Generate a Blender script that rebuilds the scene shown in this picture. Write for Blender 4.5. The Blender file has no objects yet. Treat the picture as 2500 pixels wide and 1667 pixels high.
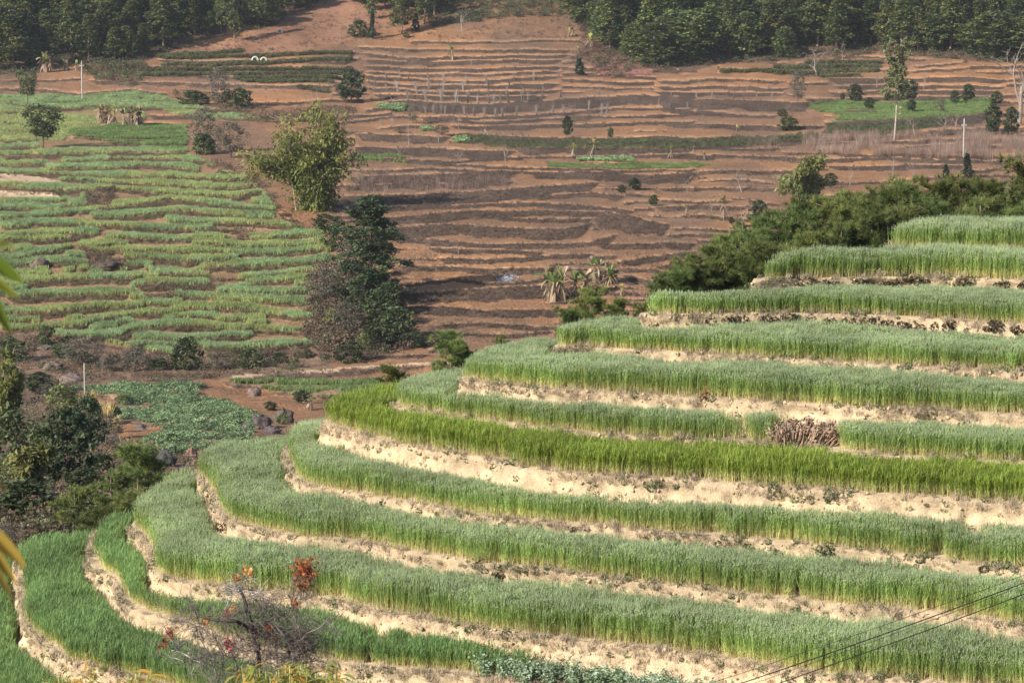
import bpy, math, random, time
import numpy as np
from mathutils import Vector
from mathutils.bvhtree import BVHTree
T0 = time.time()
scene = bpy.context.scene
# ------------------------------------------------------------------ camera, sky, sun, exposure
F, CU, CV = 6430.0, 1250.0, 833.5            # focal length and centre in photo pixels (2500 x 1667)
PITCH = math.atan(CV / F)
cam_data = bpy.data.cameras.new('camera')
cam_data.sensor_width = 36.0
cam_data.lens = 36.0 * F / 2500.0
cam_data.clip_start, cam_data.clip_end = 0.5, 6000.0
cam_data.dof.use_dof = True
cam_data.dof.focus_distance = 110.0
cam_data.dof.aperture_fstop = 9.0
cam = bpy.data.objects.new('camera', cam_data)
scene.collection.objects.link(cam)
cam.rotation_euler = (math.pi / 2 - PITCH, 0, 0)
scene.camera = cam
SUN_AZ, SUN_EL = math.atan2(-0.76, -0.65), math.radians(29)
world = bpy.data.worlds.new('World'); scene.world = world; world.use_nodes = True
wn = world.node_tree
sky = wn.nodes.new('ShaderNodeTexSky'); sky.sky_type = 'NISHITA'; sky.sun_disc = False
sky.sun_elevation = SUN_EL; sky.sun_rotation = SUN_AZ
wn.links.new(sky.outputs[0], wn.nodes['Background'].inputs[0])
wn.nodes['Background'].inputs[1].default_value = 0.11
sl = bpy.data.lights.new('sun', 'SUN'); sl.energy = 5.0; sl.angle = math.radians(0.53); sl.color = (1.0, 0.945, 0.86)
so = bpy.data.objects.new('sun', sl); scene.collection.objects.link(so)
tosun = Vector((math.sin(SUN_AZ) * math.cos(SUN_EL), math.cos(SUN_AZ) * math.cos(SUN_EL), math.sin(SUN_EL)))
so.rotation_euler = (-tosun).to_track_quat('-Z', 'Y').to_euler()
so.location = (-60, -60, 80)
vs = scene.view_settings
vs.view_transform = 'Standard'; vs.look = 'None'; vs.gamma = 1.0; vs.exposure = 0.60; vs.use_curve_mapping = False
scene.cycles.max_bounces = 6; scene.cycles.diffuse_bounces = 3; scene.cycles.transparent_max_bounces = 4
scene.cycles.volume_bounces = 1

# ------------------------------------------------------------------ helpers
COL = scene.collection
SP, CP = math.sin(PITCH), math.cos(PITCH)
def raydir(u, v):
    x = (np.asarray(u, float) - CU) / F; y = (CV - np.asarray(v, float)) / F
    return x, CP + y * SP, -SP + y * CP
def at(u, v, d):
    """world point seen in direction (u, v) at ground distance d"""
    x, y, z = raydir(u, v); s = d / y
    return np.stack([x * s, y * s, z * s], -1)
def at_z(u, v, zz):
    x, y, z = raydir(u, v); s = zz / z
    return np.stack([x * s, y * s, z * s], -1)
def px_m(d): return d / F

def hash3(ix, iy, iz, seed):
    h = (ix * 374761393 + iy * 668265263 + iz * 2147483647 + seed * 1274126177) & 0xffffffff
    h = ((h ^ (h >> 13)) * 1274126177) & 0xffffffff
    h = (h ^ (h >> 16)) & 0xffffff
    return h / float(0xffffff)
def vnoise(p, seed=0):
    p = np.asarray(p, float); i = np.floor(p).astype(np.int64); f = p - i; f = f * f * (3 - 2 * f)
    r = 0.0
    for dx in (0, 1):
        wx = f[..., 0] if dx else 1 - f[..., 0]
        for dy in (0, 1):
            wy = f[..., 1] if dy else 1 - f[..., 1]
            for dz in (0, 1):
                wz = f[..., 2] if dz else 1 - f[..., 2]
                r = r + wx * wy * wz * hash3(i[..., 0] + dx, i[..., 1] + dy, i[..., 2] + dz, seed)
    return r
def fbm(p, seed=0, o=3):
    s, a, t = 0.0, 1.0, 0.0
    p = np.asarray(p, float)
    for k in range(o):
        s = s + a * vnoise(p * 2 ** k, seed + k * 17); t += a; a *= 0.5
    return s / t
def n1(x, seed=0, y=0.0):
    x = np.asarray(x, float)
    return fbm(np.stack([x, np.full_like(x, y), np.zeros_like(x)], -1), seed)

def make_mesh(name, verts, faces, mats, cols=None, smooth=False, midx=None):
    """faces: list of integer arrays (n,3) / (n,4)"""
    verts = np.asarray(verts, np.float32).reshape(-1, 3)
    faces = [np.asarray(f, np.int32) for f in faces if len(f)]
    me = bpy.data.meshes.new(name)
    loops = np.concatenate([f.ravel() for f in faces]) if faces else np.zeros(0, np.int32)
    tot = np.concatenate([np.full(len(f), f.shape[1], np.int32) for f in faces]) if faces else np.zeros(0, np.int32)
    start = np.concatenate([[0], np.cumsum(tot)[:-1]]).astype(np.int32) if len(tot) else tot
    me.vertices.add(len(verts)); me.vertices.foreach_set('co', verts.ravel())
    me.loops.add(len(loops)); me.loops.foreach_set('vertex_index', loops)
    me.polygons.add(len(tot)); me.polygons.foreach_set('loop_start', start)
    if midx is not None: me.polygons.foreach_set('material_index', np.asarray(midx, np.int32))
    if cols is not None:
        c = np.ones((len(verts), 4), np.float32); c[:, :3] = np.asarray(cols, np.float32)
        a = me.color_attributes.new('Col', 'FLOAT_COLOR', 'POINT'); a.data.foreach_set('color', c.ravel())
    for m in (mats if isinstance(mats, (list, tuple)) else [mats]): me.materials.append(m)
    me.update(calc_edges=True); me.validate()
    if smooth: me.polygons.foreach_set('use_smooth', np.ones(len(tot), bool))
    return me
def obj(name, me, parent=None, loc=None):
    o = bpy.data.objects.new(name, me); COL.objects.link(o)
    if parent: o.parent = parent
    if loc is not None: o.location = loc
    return o
def tag(o, label, cat=None, group=None, kind=None):
    o['label'] = label
    if cat: o['category'] = cat
    if group: o['group'] = group
    if kind: o['kind'] = kind
    return o
def thing(name, label, cat, loc, rz=0.0, group=None, scale=(1, 1, 1)):
    o = bpy.data.objects.new(name, None); COL.objects.link(o); o.empty_display_size = 0.3
    o.location = loc; o.rotation_euler = (0, 0, rz); o.scale = scale
    return tag(o, label, cat, group)

def ordn(k):
    w = ['first', 'second', 'third', 'fourth', 'fifth', 'sixth', 'seventh', 'eighth', 'ninth', 'tenth', 'eleventh', 'twelfth']
    return w[k] if k < 12 else '%d%s' % (k + 1, 'st' if k % 10 == 0 else 'nd' if k % 10 == 1 else 'rd' if k % 10 == 2 and k != 12 else 'th')
class MB:
    """collects vertices, faces and vertex colours of one mesh"""
    def __init__(s): s.v, s.f3, s.f4, s.c, s.n = [], [], [], [], 0
    def add(s, v, tri=None, quad=None, col=(1, 1, 1)):
        v = np.asarray(v, float).reshape(-1, 3); c = np.asarray(col, float)
        if c.ndim == 1: c = np.tile(c, (len(v), 1))
        s.v.append(v); s.c.append(c)
        if tri is not None and len(tri): s.f3.append(np.asarray(tri) + s.n)
        if quad is not None and len(quad): s.f4.append(np.asarray(quad) + s.n)
        s.n += len(v)
    def mesh(s, name, mats, smooth=False):
        f = []
        if s.f3: f.append(np.concatenate(s.f3))
        if s.f4: f.append(np.concatenate(s.f4))
        return make_mesh(name, np.concatenate(s.v), f, mats, np.concatenate(s.c), smooth)
    def tube(s, pts, rads, sides=5, col=(1, 1, 1), cap=True):
        pts = np.asarray(pts, float); n = len(pts); rads = np.broadcast_to(np.asarray(rads, float), (n,))
        t = np.gradient(pts, axis=0); t /= np.linalg.norm(t, axis=1)[:, None] + 1e-9
        ref = np.where(np.abs(t[:, 2:3]) > 0.9, np.array([[1.0, 0, 0]]), np.array([[0, 0, 1.0]]))
        a = np.cross(t, ref); a /= np.linalg.norm(a, axis=1)[:, None] + 1e-9
        b = np.cross(t, a)
        th = np.arange(sides) * 2 * math.pi / sides
        ring = pts[:, None] + rads[:, None, None] * (np.cos(th)[None, :, None] * a[:, None] + np.sin(th)[None, :, None] * b[:, None])
        v = ring.reshape(-1, 3); q = []
        i, k = np.meshgrid(np.arange(n - 1), np.arange(sides), indexing='ij'); k2 = (k + 1) % sides
        q = np.stack([i * sides + k, i * sides + k2, (i + 1) * sides + k2, (i + 1) * sides + k], -1).reshape(-1, 4)
        tri = []
        if cap:
            v = np.vstack([v, pts[-1]]); m = n * sides
            tri = [(base + k_, base + (k_ + 1) % sides, m) for base in ((n - 1) * sides,) for k_ in range(sides)]
        c = np.asarray(col, float)
        if c.ndim == 2: c = np.repeat(c, sides, 0); c = np.vstack([c, c[-1]]) if cap else c
        s.add(v, tri, q, c)
    def leaves(s, cen, size, rng, elong=1.7, up=0.5, col=(1, 1, 1), dirs=None):
        cen = np.asarray(cen, float).reshape(-1, 3); n = len(cen)
        nrm = rng.normal(size=(n, 3)); nrm[:, 2] = np.abs(nrm[:, 2]) + up * 1.5; nrm /= np.linalg.norm(nrm, axis=1)[:, None]
        t = rng.normal(size=(n, 3)) if dirs is None else np.asarray(dirs, float) + rng.normal(size=(n, 3)) * 0.25
        t -= (t * nrm).sum(1)[:, None] * nrm; t /= np.linalg.norm(t, axis=1)[:, None] + 1e-9
        b = np.cross(nrm, t); sz = np.asarray(size) * rng.uniform(0.7, 1.3, n); sz = sz[:, None]
        v = np.stack([cen - t * sz * elong * .5, cen + b * sz * .5 - t * sz * .1, cen + t * sz * elong * .5, cen - b * sz * .5 - t * sz * .1], 1)
        c = np.asarray(col, float)
        c = np.tile(c, (n, 1)) if c.ndim == 1 else c
        s.add(v, None, np.arange(n * 4).reshape(n, 4), np.repeat(c, 4, 0))
    def needles(s, cen, axis, length, width, k, rng, col, spread=0.9):
        """k thin needles fanning out from each point"""
        cen = np.asarray(cen, float); n = len(cen)
        d = np.repeat(np.asarray(axis, float), k, 0) + rng.normal(size=(n * k, 3)) * spread
        d /= np.linalg.norm(d, axis=1)[:, None]
        c = np.repeat(cen, k, 0); w = np.cross(d, rng.normal(size=(n * k, 3))); w /= np.linalg.norm(w, axis=1)[:, None] + 1e-9
        L = length * rng.uniform(.75, 1.2, (n * k, 1))
        v = np.stack([c - w * width * .5, c + w * width * .5, c + d * L], 1)
        cc = np.repeat(np.repeat(np.asarray(col, float), k, 0), 3, 0)
        s.add(v, np.arange(n * k * 3).reshape(-1, 3), None, cc)

# ------------------------------------------------------------------ materials
def nodes_of(name):
    m = bpy.data.materials.new(name); m.use_nodes = True
    t = m.node_tree; t.nodes.clear(); out = t.nodes.new('ShaderNodeOutputMaterial')
    return m, t, out
def vary(t, src, scale, lo, hi, coord, detail=3.0):
    """multiply a colour by a noise between lo and hi"""
    n = t.nodes.new('ShaderNodeTexNoise'); n.inputs['Scale'].default_value = scale; n.inputs['Detail'].default_value = detail
    t.links.new(coord, n.inputs['Vector'])
    r = t.nodes.new('ShaderNodeMapRange'); r.inputs['From Min'].default_value = .3; r.inputs['From Max'].default_value = .7
    r.inputs['To Min'].default_value = lo; r.inputs['To Max'].default_value = hi
    t.links.new(n.outputs['Fac'], r.inputs['Value'])
    x = t.nodes.new('ShaderNodeVectorMath'); x.operation = 'SCALE'
    t.links.new(src, x.inputs[0]); t.links.new(r.outputs[0], x.inputs['Scale'])
    return x.outputs[0]
def col_source(t, base):
    if base is None:
        a = t.nodes.new('ShaderNodeVertexColor'); a.layer_name = 'Col'; return a.outputs['Color']
    c = t.nodes.new('ShaderNodeRGB'); c.outputs[0].default_value = (*base, 1); return c.outputs[0]
def mat_leaf(name, base=None, trans=0.3, patch=0.0, patch_scale=0.3, rnd=0.25, rough=0.6, hue=0.0):
    m, t, out = nodes_of(name)
    c = col_source(t, base)
    if patch:
        g = t.nodes.new('ShaderNodeNewGeometry'); c = vary(t, c, patch_scale, 1 - patch, 1 + patch, g.outputs['Position'])
    oi = t.nodes.new('ShaderNodeObjectInfo')
    hs = t.nodes.new('ShaderNodeHueSaturation')
    r = t.nodes.new('ShaderNodeMapRange'); r.inputs['To Min'].default_value = 1 - rnd; r.inputs['To Max'].default_value = 1 + rnd
    t.links.new(oi.outputs['Random'], r.inputs['Value']); t.links.new(r.outputs[0], hs.inputs['Value'])
    if hue:
        r2 = t.nodes.new('ShaderNodeMapRange'); r2.inputs['To Min'].default_value = .5 - hue; r2.inputs['To Max'].default_value = .5 + hue
        mm = t.nodes.new('ShaderNodeMath'); mm.operation = 'FRACT'; m3 = t.nodes.new('ShaderNodeMath'); m3.operation = 'MULTIPLY'; m3.inputs[1].default_value = 7.31
        t.links.new(oi.outputs['Random'], m3.inputs[0]); t.links.new(m3.outputs[0], mm.inputs[0]); t.links.new(mm.outputs[0], r2.inputs['Value'])
        t.links.new(r2.outputs[0], hs.inputs['Hue'])
    t.links.new(c, hs.inputs['Color']); c = hs.outputs[0]
    p = t.nodes.new('ShaderNodeBsdfPrincipled'); p.inputs['Roughness'].default_value = rough
    p.inputs['Specular IOR Level'].default_value = 0.25
    t.links.new(c, p.inputs['Base Color'])
    if trans:
        tr = t.nodes.new('ShaderNodeBsdfTranslucent'); t.links.new(c, tr.inputs['Color'])
        mx = t.nodes.new('ShaderNodeMixShader'); mx.inputs[0].default_value = trans
        t.links.new(p.outputs[0], mx.inputs[1]); t.links.new(tr.outputs[0], mx.inputs[2]); t.links.new(mx.outputs[0], out.inputs[0])
    else: t.links.new(p.outputs[0], out.inputs[0])
    return m
def mat_soil(name, base=None, scales=((0.25, .8, 1.2), (2.5, .75, 1.25), (14, .8, 1.2)), bump=0.5, bump_scale=6.0, bump_dist=0.15, rough=0.95):
    m, t, out = nodes_of(name)
    g = t.nodes.new('ShaderNodeNewGeometry'); pos = g.outputs['Position']
    c = col_source(t, base)
    for sc, lo, hi in scales: c = vary(t, c, sc, lo, hi, pos, 4.0)
    p = t.nodes.new('ShaderNodeBsdfPrincipled'); p.inputs['Roughness'].default_value = rough; p.inputs['Specular IOR Level'].default_value = 0.15
    t.links.new(c, p.inputs['Base Color'])
    n = t.nodes.new('ShaderNodeTexNoise'); n.inputs['Scale'].default_value = bump_scale; n.inputs['Detail'].default_value = 6
    t.links.new(pos, n.inputs['Vector'])
    b = t.nodes.new('ShaderNodeBump'); b.inputs['Strength'].default_value = bump; b.inputs['Distance'].default_value = bump_dist
    t.links.new(n.outputs['Fac'], b.inputs['Height']); t.links.new(b.outputs[0], p.inputs['Normal'])
    t.links.new(p.outputs[0], out.inputs[0])
    return m
M = {}
M['land'] = mat_soil('far_land', None, ((0.05, .85, 1.15), (0.5, .86, 1.14), (2.5, .75, 1.25), (9.0, .65, 1.35)), 0.8, 3.0, 0.3)
M['soil'] = mat_soil('pale_loam', None, ((0.5, .88, 1.1), (4, .82, 1.15), (22, .8, 1.2)), 0.55, 16, 0.05)
M['wheat'] = mat_leaf('wheat_leaf', None, .42, .22, .35, .16, .5, .012)
M['farwheat'] = mat_leaf('far_wheat_leaf', None, .3, .26, .3, .3, .6, .02)
M['leaf'] = mat_leaf('leaf', None, .28, 0, 1, .2, .55, .012)
M['needle'] = mat_leaf('needle', None, .2, 0, 1, .32, .55, .022)
M['dry'] = mat_leaf('dry_leaf', None, .15, .2, .15, .42, .9)
M['bark'] = mat_soil('bark', None, ((3, .7, 1.25), (20, .7, 1.3)), .6, 25, .03)
M['stone'] = mat_soil('rock', None, ((1.5, .6, 1.3), (8, .65, 1.35)), .9, 4, .15)
M['plaster'] = mat_soil('tomb_plaster', (.62, .58, .52), ((2, .75, 1.1), (10, .85, 1.1)), .3, 10, .03)
M['dark'] = mat_soil('niche_shade_black', (.03, .025, .022), (), .2)  # near-black colour standing in for the shade inside the tomb opening
M['concrete'] = mat_soil('pole_concrete', (.38, .345, .31), ((1.5, .8, 1.1), (9, .85, 1.1)), .2, 20, .01)
M['metal'] = mat_soil('pole_hardware', (.28, .28, .29), (), .1, rough=.5)
M['cable'] = mat_soil('cable_sheath', (.018, .018, .02), (), .1, rough=.6)
M['ceramic'] = mat_soil('insulator', (.75, .73, .7), (), .1, rough=.3)

# ------------------------------------------------------------------ the far hillside and the valley
K = 2352 / 900.0
OFF = {1: (0, 0), 2: (800, 0), 3: (1600, 0), 4: (0, 500), 5: (800, 500)}
def cr(c, pts): return [(OFF[c][0] + x / K, OFF[c][1] + y / K) for x, y in pts]
# rims of the terraces: (sheet, riser height in photo pixels, points along the rim)
GREEN_RIMS = [(c, h, cr(c, p)) for c, h, p in [
    (1, 8, [(0, 655), (200, 688), (450, 692), (600, 682), (930, 690), (1260, 692)]), (1, 6, [(930, 645), (1150, 645), (1260, 668)]),
    (1, 6, [(1390, 748), (1520, 755), (1650, 762)]), (1, 9, [(0, 722), (160, 722)]), (1, 6, [(0, 778), (150, 790)]), (1, 6, [(0, 835), (170, 840), (330, 830)]),
    (1, 7, [(450, 872), (700, 888), (900, 892), (1180, 886)]), (1, 7, [(700, 905), (900, 922), (1050, 928), (1200, 935)]),
    (1, 8, [(0, 900), (250, 900)]), (1, 8, [(0, 946), (250, 940)]), (1, 12, [(0, 992), (300, 992), (700, 976), (1000, 976), (1200, 974)]),
    (1, 9, [(400, 1030), (700, 1020), (1000, 1015), (1330, 1042)]), (1, 9, [(290, 1080), (600, 1075), (900, 1065), (1100, 1075), (1270, 1100)]),
    (1, 9, [(0, 1097), (300, 1112), (600, 1125), (900, 1132), (1200, 1140), (1450, 1160), (1570, 1145)]),
    (1, 7, [(380, 1152), (700, 1166), (1000, 1186), (1300, 1206), (1500, 1206), (1630, 1182)]),
    (1, 16, [(0, 1196), (200, 1206), (400, 1206), (560, 1216)]), (1, 9, [(620, 1206), (900, 1226), (1200, 1250), (1500, 1262), (1690, 1238)]),
    (1, 12, [(590, 1332), (800, 1312), (1100, 1280), (1400, 1310), (1600, 1332), (1780, 1352)]),
    (1, 6, [(0, 1290), (200, 1290), (400, 1292)]), (1, 7, [(0, 1340), (200, 1336), (410, 1336)]),
    (1, 10, [(580, 1392), (800, 1386), (1000, 1370), (1150, 1346), (1400, 1372), (1600, 1392), (1750, 1402)]),
    (1, 9, [(590, 1450), (800, 1456), (1100, 1466), (1300, 1480), (1510, 1472)]), (1, 7, [(1060, 1415), (1300, 1430), (1600, 1442), (1950, 1462)]),
    (1, 7, [(0, 1400), (300, 1376), (500, 1362)]), (1, 8, [(0, 1450), (200, 1436), (560, 1430)]), (1, 7, [(0, 1516), (300, 1500), (600, 1482)]),
    (4, 10, [(750, 215), (1000, 225), (1250, 232)]), (4, 6, [(1600, 222), (1900, 212), (2060, 205)]), (4, 9, [(1250, 262), (1600, 276), (1900, 262), (2060, 242)]),
    (4, 9, [(0, 245), (300, 222), (620, 196)]), (4, 8, [(50, 350), (250, 320), (450, 282)]), (4, 10, [(60, 384), (250, 372), (540, 382)]),
    (4, 8, [(730, 300), (1000, 312), (1200, 310), (1450, 310), (1700, 320), (2080, 292)]), (4, 12, [(780, 342), (1000, 346), (1090, 358), (1300, 362), (1510, 348)]),
    (4, 9, [(780, 386), (940, 392)]), (4, 12, [(1290, 392), (1600, 386), (1900, 376), (2110, 362)]), (4, 8, [(960, 430), (1200, 456), (1400, 466), (1560, 462), (1800, 452), (2010, 428)]),
    (4, 14, [(110, 482), (300, 492), (550, 482), (800, 482), (930, 472)]), (4, 16, [(860, 522), (1050, 512), (1220, 512), (1440, 502)]), (4, 9, [(1580, 502), (1900, 492)]),
    (4, 16, [(40, 582), (330, 582), (550, 576), (840, 582)]), (4, 8, [(960, 570), (1150, 590), (1350, 606)]), (4, 9, [(1570, 570), (1750, 580), (1980, 576)]),
    (4, 14, [(20, 682), (300, 690), (600, 668), (910, 655)]), (4, 5, [(1350, 612), (1600, 622), (1800, 632), (2000, 632)]),
    (4, 9, [(1160, 668), (1400, 660), (1600, 666), (1800, 700), (2000, 716)]), (4, 6, [(20, 745), (220, 742)]),
    (4, 9, [(20, 792), (240, 795), (500, 785), (650, 742), (850, 706), (1090, 700)]), (4, 8, [(1380, 732), (1590, 732)]),
    (4, 14, [(330, 832), (600, 852), (760, 842), (860, 800), (1000, 785), (1200, 778), (1430, 792)]), (4, 9, [(1450, 800), (1700, 802), (1960, 816)]),
    (4, 9, [(850, 850), (1100, 866), (1300, 866), (1610, 852)]), (4, 12, [(690, 902), (800, 922), (930, 884), (1200, 912), (1500, 936), (1990, 902)]),
    (4, 8, [(930, 942), (1100, 952)]),
    # bean strips on the valley floor
    (4, 8, [(1420, 1140), (1800, 1148), (2352, 1152)]), (4, 9, [(1720, 1195), (2000, 1202), (2300, 1200)]), (4, 6, [(450, 1225), (900, 1225), (1300, 1200)]),
    (4, 14, [(680, 1278), (850, 1276), (1000, 1268)]), (4, 7, [(700, 1360), (950, 1400), (1150, 1410), (1600, 1400)]), (4, 9, [(1170, 1450), (1400, 1452), (1540, 1470)]),
    (4, 10, [(780, 1520), (1000, 1520), (1300, 1512), (1700, 1490)])]]
BROWN_RIMS = [(c, h, cr(c, p)) for c, h, p in [
    (2, 8, [(190, 302), (500, 315), (800, 320), (1100, 320), (1400, 320), (1570, 320)]), (2, 8, [(215, 345), (600, 372), (900, 360), (1300, 352), (1560, 352)]),
    (2, 10, [(215, 382), (600, 392), (1000, 388), (1500, 382)]), (2, 9, [(220, 422), (500, 436), (800, 442), (1100, 432), (1500, 426)]),
    (2, 7, [(230, 458), (500, 470), (800, 474), (1100, 470), (1500, 452)]), (2, 9, [(230, 486), (500, 500), (900, 516), (1200, 502), (1500, 488)]),
    (2, 10, [(240, 522), (600, 545), (1000, 548), (1300, 540), (1480, 535)]), (2, 9, [(250, 560), (700, 582), (1100, 582), (1500, 576)]),
    (2, 13, [(290, 598), (600, 612), (1000, 616), (1400, 612)]), (2, 24, [(380, 642), (700, 660), (1000, 665), (1300, 650), (1700, 622), (2000, 606), (2352, 622)]),
    (3, 24, [(0, 624), (300, 635), (700, 650), (1000, 650)]), (2, 7, [(570, 742), (900, 747), (1200, 742), (1500, 722), (1900, 682), (2352, 692)]),
    (2, 8, [(600, 768), (1200, 770), (1700, 745), (2352, 722)]), (2, 10, [(780, 802), (1300, 802), (1700, 790), (2352, 775)]), (3, 8, [(0, 700), (300, 712), (600, 730), (780, 745)]),
    (3, 12, [(0, 775), (500, 800), (900, 812), (1080, 800)]), (2, 22, [(780, 852), (1200, 876), (1700, 882), (2352, 876)]), (3, 22, [(0, 882), (400, 882), (800, 866), (1040, 860)]),
    (2, 20, [(180, 862), (500, 856), (780, 872)]), (2, 20, [(170, 945), (700, 947), (1190, 968)]), (2, 16, [(1200, 945), (1700, 947), (2352, 942)]),
    (2, 6, [(500, 1035), (900, 1056), (1400, 1078), (1900, 1088), (2352, 1082)]), (2, 7, [(190, 1000), (500, 1014), (800, 1026), (1200, 1002), (1700, 992), (2352, 986)]),
    (2, 8, [(170, 1086), (600, 1076), (1000, 1090), (1300, 1092), (1700, 1106), (2352, 1116)]), (2, 22, [(130, 1130), (600, 1112), (900, 1106), (1200, 1100)]),
    (2, 18, [(1280, 1095), (1640, 1100), (1900, 1118), (2352, 1120)]), (2, 14, [(80, 1192), (500, 1172), (900, 1162), (1200, 1152)]),
    (2, 20, [(70, 1250), (400, 1236), (800, 1226), (1100, 1212), (1500, 1172), (1730, 1166)]), (2, 12, [(300, 1290), (700, 1276), (1000, 1256), (1300, 1242), (1700, 1236), (1900, 1256)]),
    (2, 12, [(320, 1330), (800, 1302), (1200, 1290), (1500, 1296), (1800, 1322), (1950, 1350)]), (2, 16, [(330, 1392), (700, 1366), (1000, 1338), (1400, 1336), (1800, 1360), (2010, 1392)]),
    (2, 10, [(340, 1424), (700, 1394), (1000, 1374), (1300, 1396), (1700, 1402)]), (2, 34, [(1700, 1402), (2000, 1394), (2190, 1430)]),
    (2, 26, [(350, 1452), (700, 1432), (1100, 1450), (1500, 1470), (1690, 1432)]), (5, 14, [(400, 205), (700, 226), (1000, 242), (1300, 242), (1550, 240), (1700, 232), (1850, 198)]),
    (5, 12, [(640, 272), (900, 285), (1200, 282), (1390, 302)]), (5, 12, [(700, 336), (1000, 350), (1250, 332), (1500, 322), (1700, 316)]), (5, 14, [(450, 388), (700, 380), (1100, 410), (1420, 410)]),
    (5, 9, [(460, 508), (800, 466), (1100, 500), (1300, 490), (1450, 466)]), (5, 34, [(440, 552), (700, 550), (1000, 532), (1250, 526), (1480, 512)]), (5, 22, [(460, 640), (700, 652), (1000, 670), (1300, 666), (1520, 672)]),
    (5, 12, [(640, 766), (900, 756), (1200, 770), (1450, 776)]), (5, 9, [(800, 812), (1200, 822), (1440, 812)]), (5, 14, [(1840, 362), (2000, 336), (2170, 312), (2352, 296)]),
    (5, 11, [(2090, 392), (2250, 356), (2352, 350)]), (5, 12, [(1860, 402), (2100, 406), (2320, 460)]), (5, 18, [(1880, 446), (2100, 492), (2230, 516)]), (5, 15, [(1710, 252), (2000, 256), (2352, 246)]),
    (3, 6, [(400, 440), (800, 460), (1200, 482)]), (3, 5, [(900, 412), (1450, 402)]), (3, 5, [(850, 440), (1400, 440)]), (3, 13, [(1100, 510), (1500, 500), (2000, 492), (2250, 512)]),
    (3, 9, [(1130, 550), (1700, 546), (2240, 552)]), (3, 9, [(1100, 590), (1700, 582), (2200, 582)]), (3, 9, [(960, 632), (1400, 622), (2130, 612)]), (3, 6, [(1640, 430), (1960, 400)]), (3, 6, [(1600, 460), (2000, 440)]),
    (3, 24, [(1080, 782), (1500, 768), (1700, 755), (2130, 722)]), (3, 9, [(1700, 842), (2100, 820), (2352, 822)]), (3, 8, [(0, 520), (400, 500), (830, 520)]), (3, 8, [(0, 556), (400, 550), (850, 562)]), (3, 10, [(0, 588), (830, 592)]),
    (3, 8, [(0, 936), (400, 936), (800, 950)]), (3, 8, [(800, 968), (1300, 982), (1900, 1000), (2352, 986)]), (3, 10, [(0, 1000), (500, 990), (1000, 1012), (1500, 1012), (2352, 1022)]),
    (3, 12, [(1100, 1056), (1600, 1056), (2000, 1050)]), (3, 10, [(0, 1112), (400, 1092), (1000, 1082)]), (3, 9, [(0, 1200), (400, 1200), (800, 1212)]), (3, 7, [(0, 1270), (500, 1290)]), (3, 12, [(0, 1320), (600, 1312)]),
    (1, 7, [(700, 430), (1200, 430), (1700, 440), (2230, 440)]), (1, 7, [(850, 478), (1500, 490), (2130, 500)]), (1, 7, [(1000, 385), (1500, 390), (2260, 395)]), (1, 9, [(900, 520), (1500, 540), (2140, 552)]),
    (1, 12, [(570, 520), (750, 515), (900, 535)]), (1, 8, [(0, 560), (300, 575), (520, 590), (880, 572)]), (1, 6, [(0, 515), (280, 510), (540, 505)]), (1, 8, [(930, 735), (1250, 742), (1390, 770)]), (1, 7, [(930, 780), (1180, 800)]),
    (4, 10, [(1300, 962), (1700, 952), (2352, 952)]), (5, 10, [(0, 960), (350, 960), (650, 965)]), (5, 10, [(0, 1064), (300, 1050), (620, 1040)]), (4, 10, [(1500, 1112), (1900, 1080), (2352, 1062)])]]
US = np.arange(-120, 2625, 5.0)
VS = np.concatenate([np.arange(-520, -20, 12.5), np.arange(-20, 900, 2.0), np.arange(900, 1436, 4.0)])
nu, nv = len(US), len(VS)
UU, VV = np.meshgrid(US, VS)                       # rows: v increasing = nearer
DT_V = [-520, -100, 0, 50, 150, 240, 300, 400, 510, 600, 700, 800, 860, 900, 950, 1000, 1050, 1100, 1200, 1300, 1436]
DT_D = [1000, 730, 665, 640, 600, 550, 480, 400, 345, 322, 303, 287, 275, 263, 248, 228, 203, 172, 130, 97, 80]
jit = (fbm(np.stack([UU / 900, VV / 400, UU * 0], -1), 5, 2) - .5)
DBASE = np.interp(VV + jit * 24, DT_V, DT_D)
riser = np.zeros((nv, nu)); rimgreen = np.zeros((nv, nu))
for li, (c, h, pts) in enumerate(GREEN_RIMS + BROWN_RIMS):
    p = np.array(sorted(pts)); u0, u1 = p[0, 0], p[-1, 0]
    sel = (US >= u0) & (US <= u1); us = US[sel]
    if not sel.any(): continue
    # smooth curve through the traced points
    ui = np.linspace(u0, u1, 200); vi = np.interp(ui, p[:, 0], p[:, 1]); k = max(3, int(200 * 30 / (u1 - u0 + 1)) | 1); k = min(k, 41)
    vi = np.convolve(np.pad(vi, k // 2, mode='edge'), np.ones(k) / k, 'valid')
    vr = np.interp(us, ui, vi) + (n1(us / 90, li) - .5) * 4 + (n1(us / 14, li + 50) - .5) * 1.0
    e = np.minimum(us - u0, u1 - us); hh = h * np.clip(e / 22 + .12, 0, 1) * (0.75 + .5 * n1(us / 30, li + 9))
    band = (VS[:, None] >= vr[None]) & (VS[:, None] <= (vr + hh)[None])
    riser[:, sel] = np.maximum(riser[:, sel], band)
def inpoly(u, v, poly):
    u = np.asarray(u, float); v = np.asarray(v, float); r = np.zeros(u.shape, bool); p = np.asarray(poly, float)
    for (x0, y0), (x1, y1) in zip(p, np.roll(p, -1, 0)):
        if y0 == y1: continue
        c = ((y0 > v) != (y1 > v)) & (u < (x1 - x0) * (v - y0) / (y1 - y0) + x0); r ^= c
    return r
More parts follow.
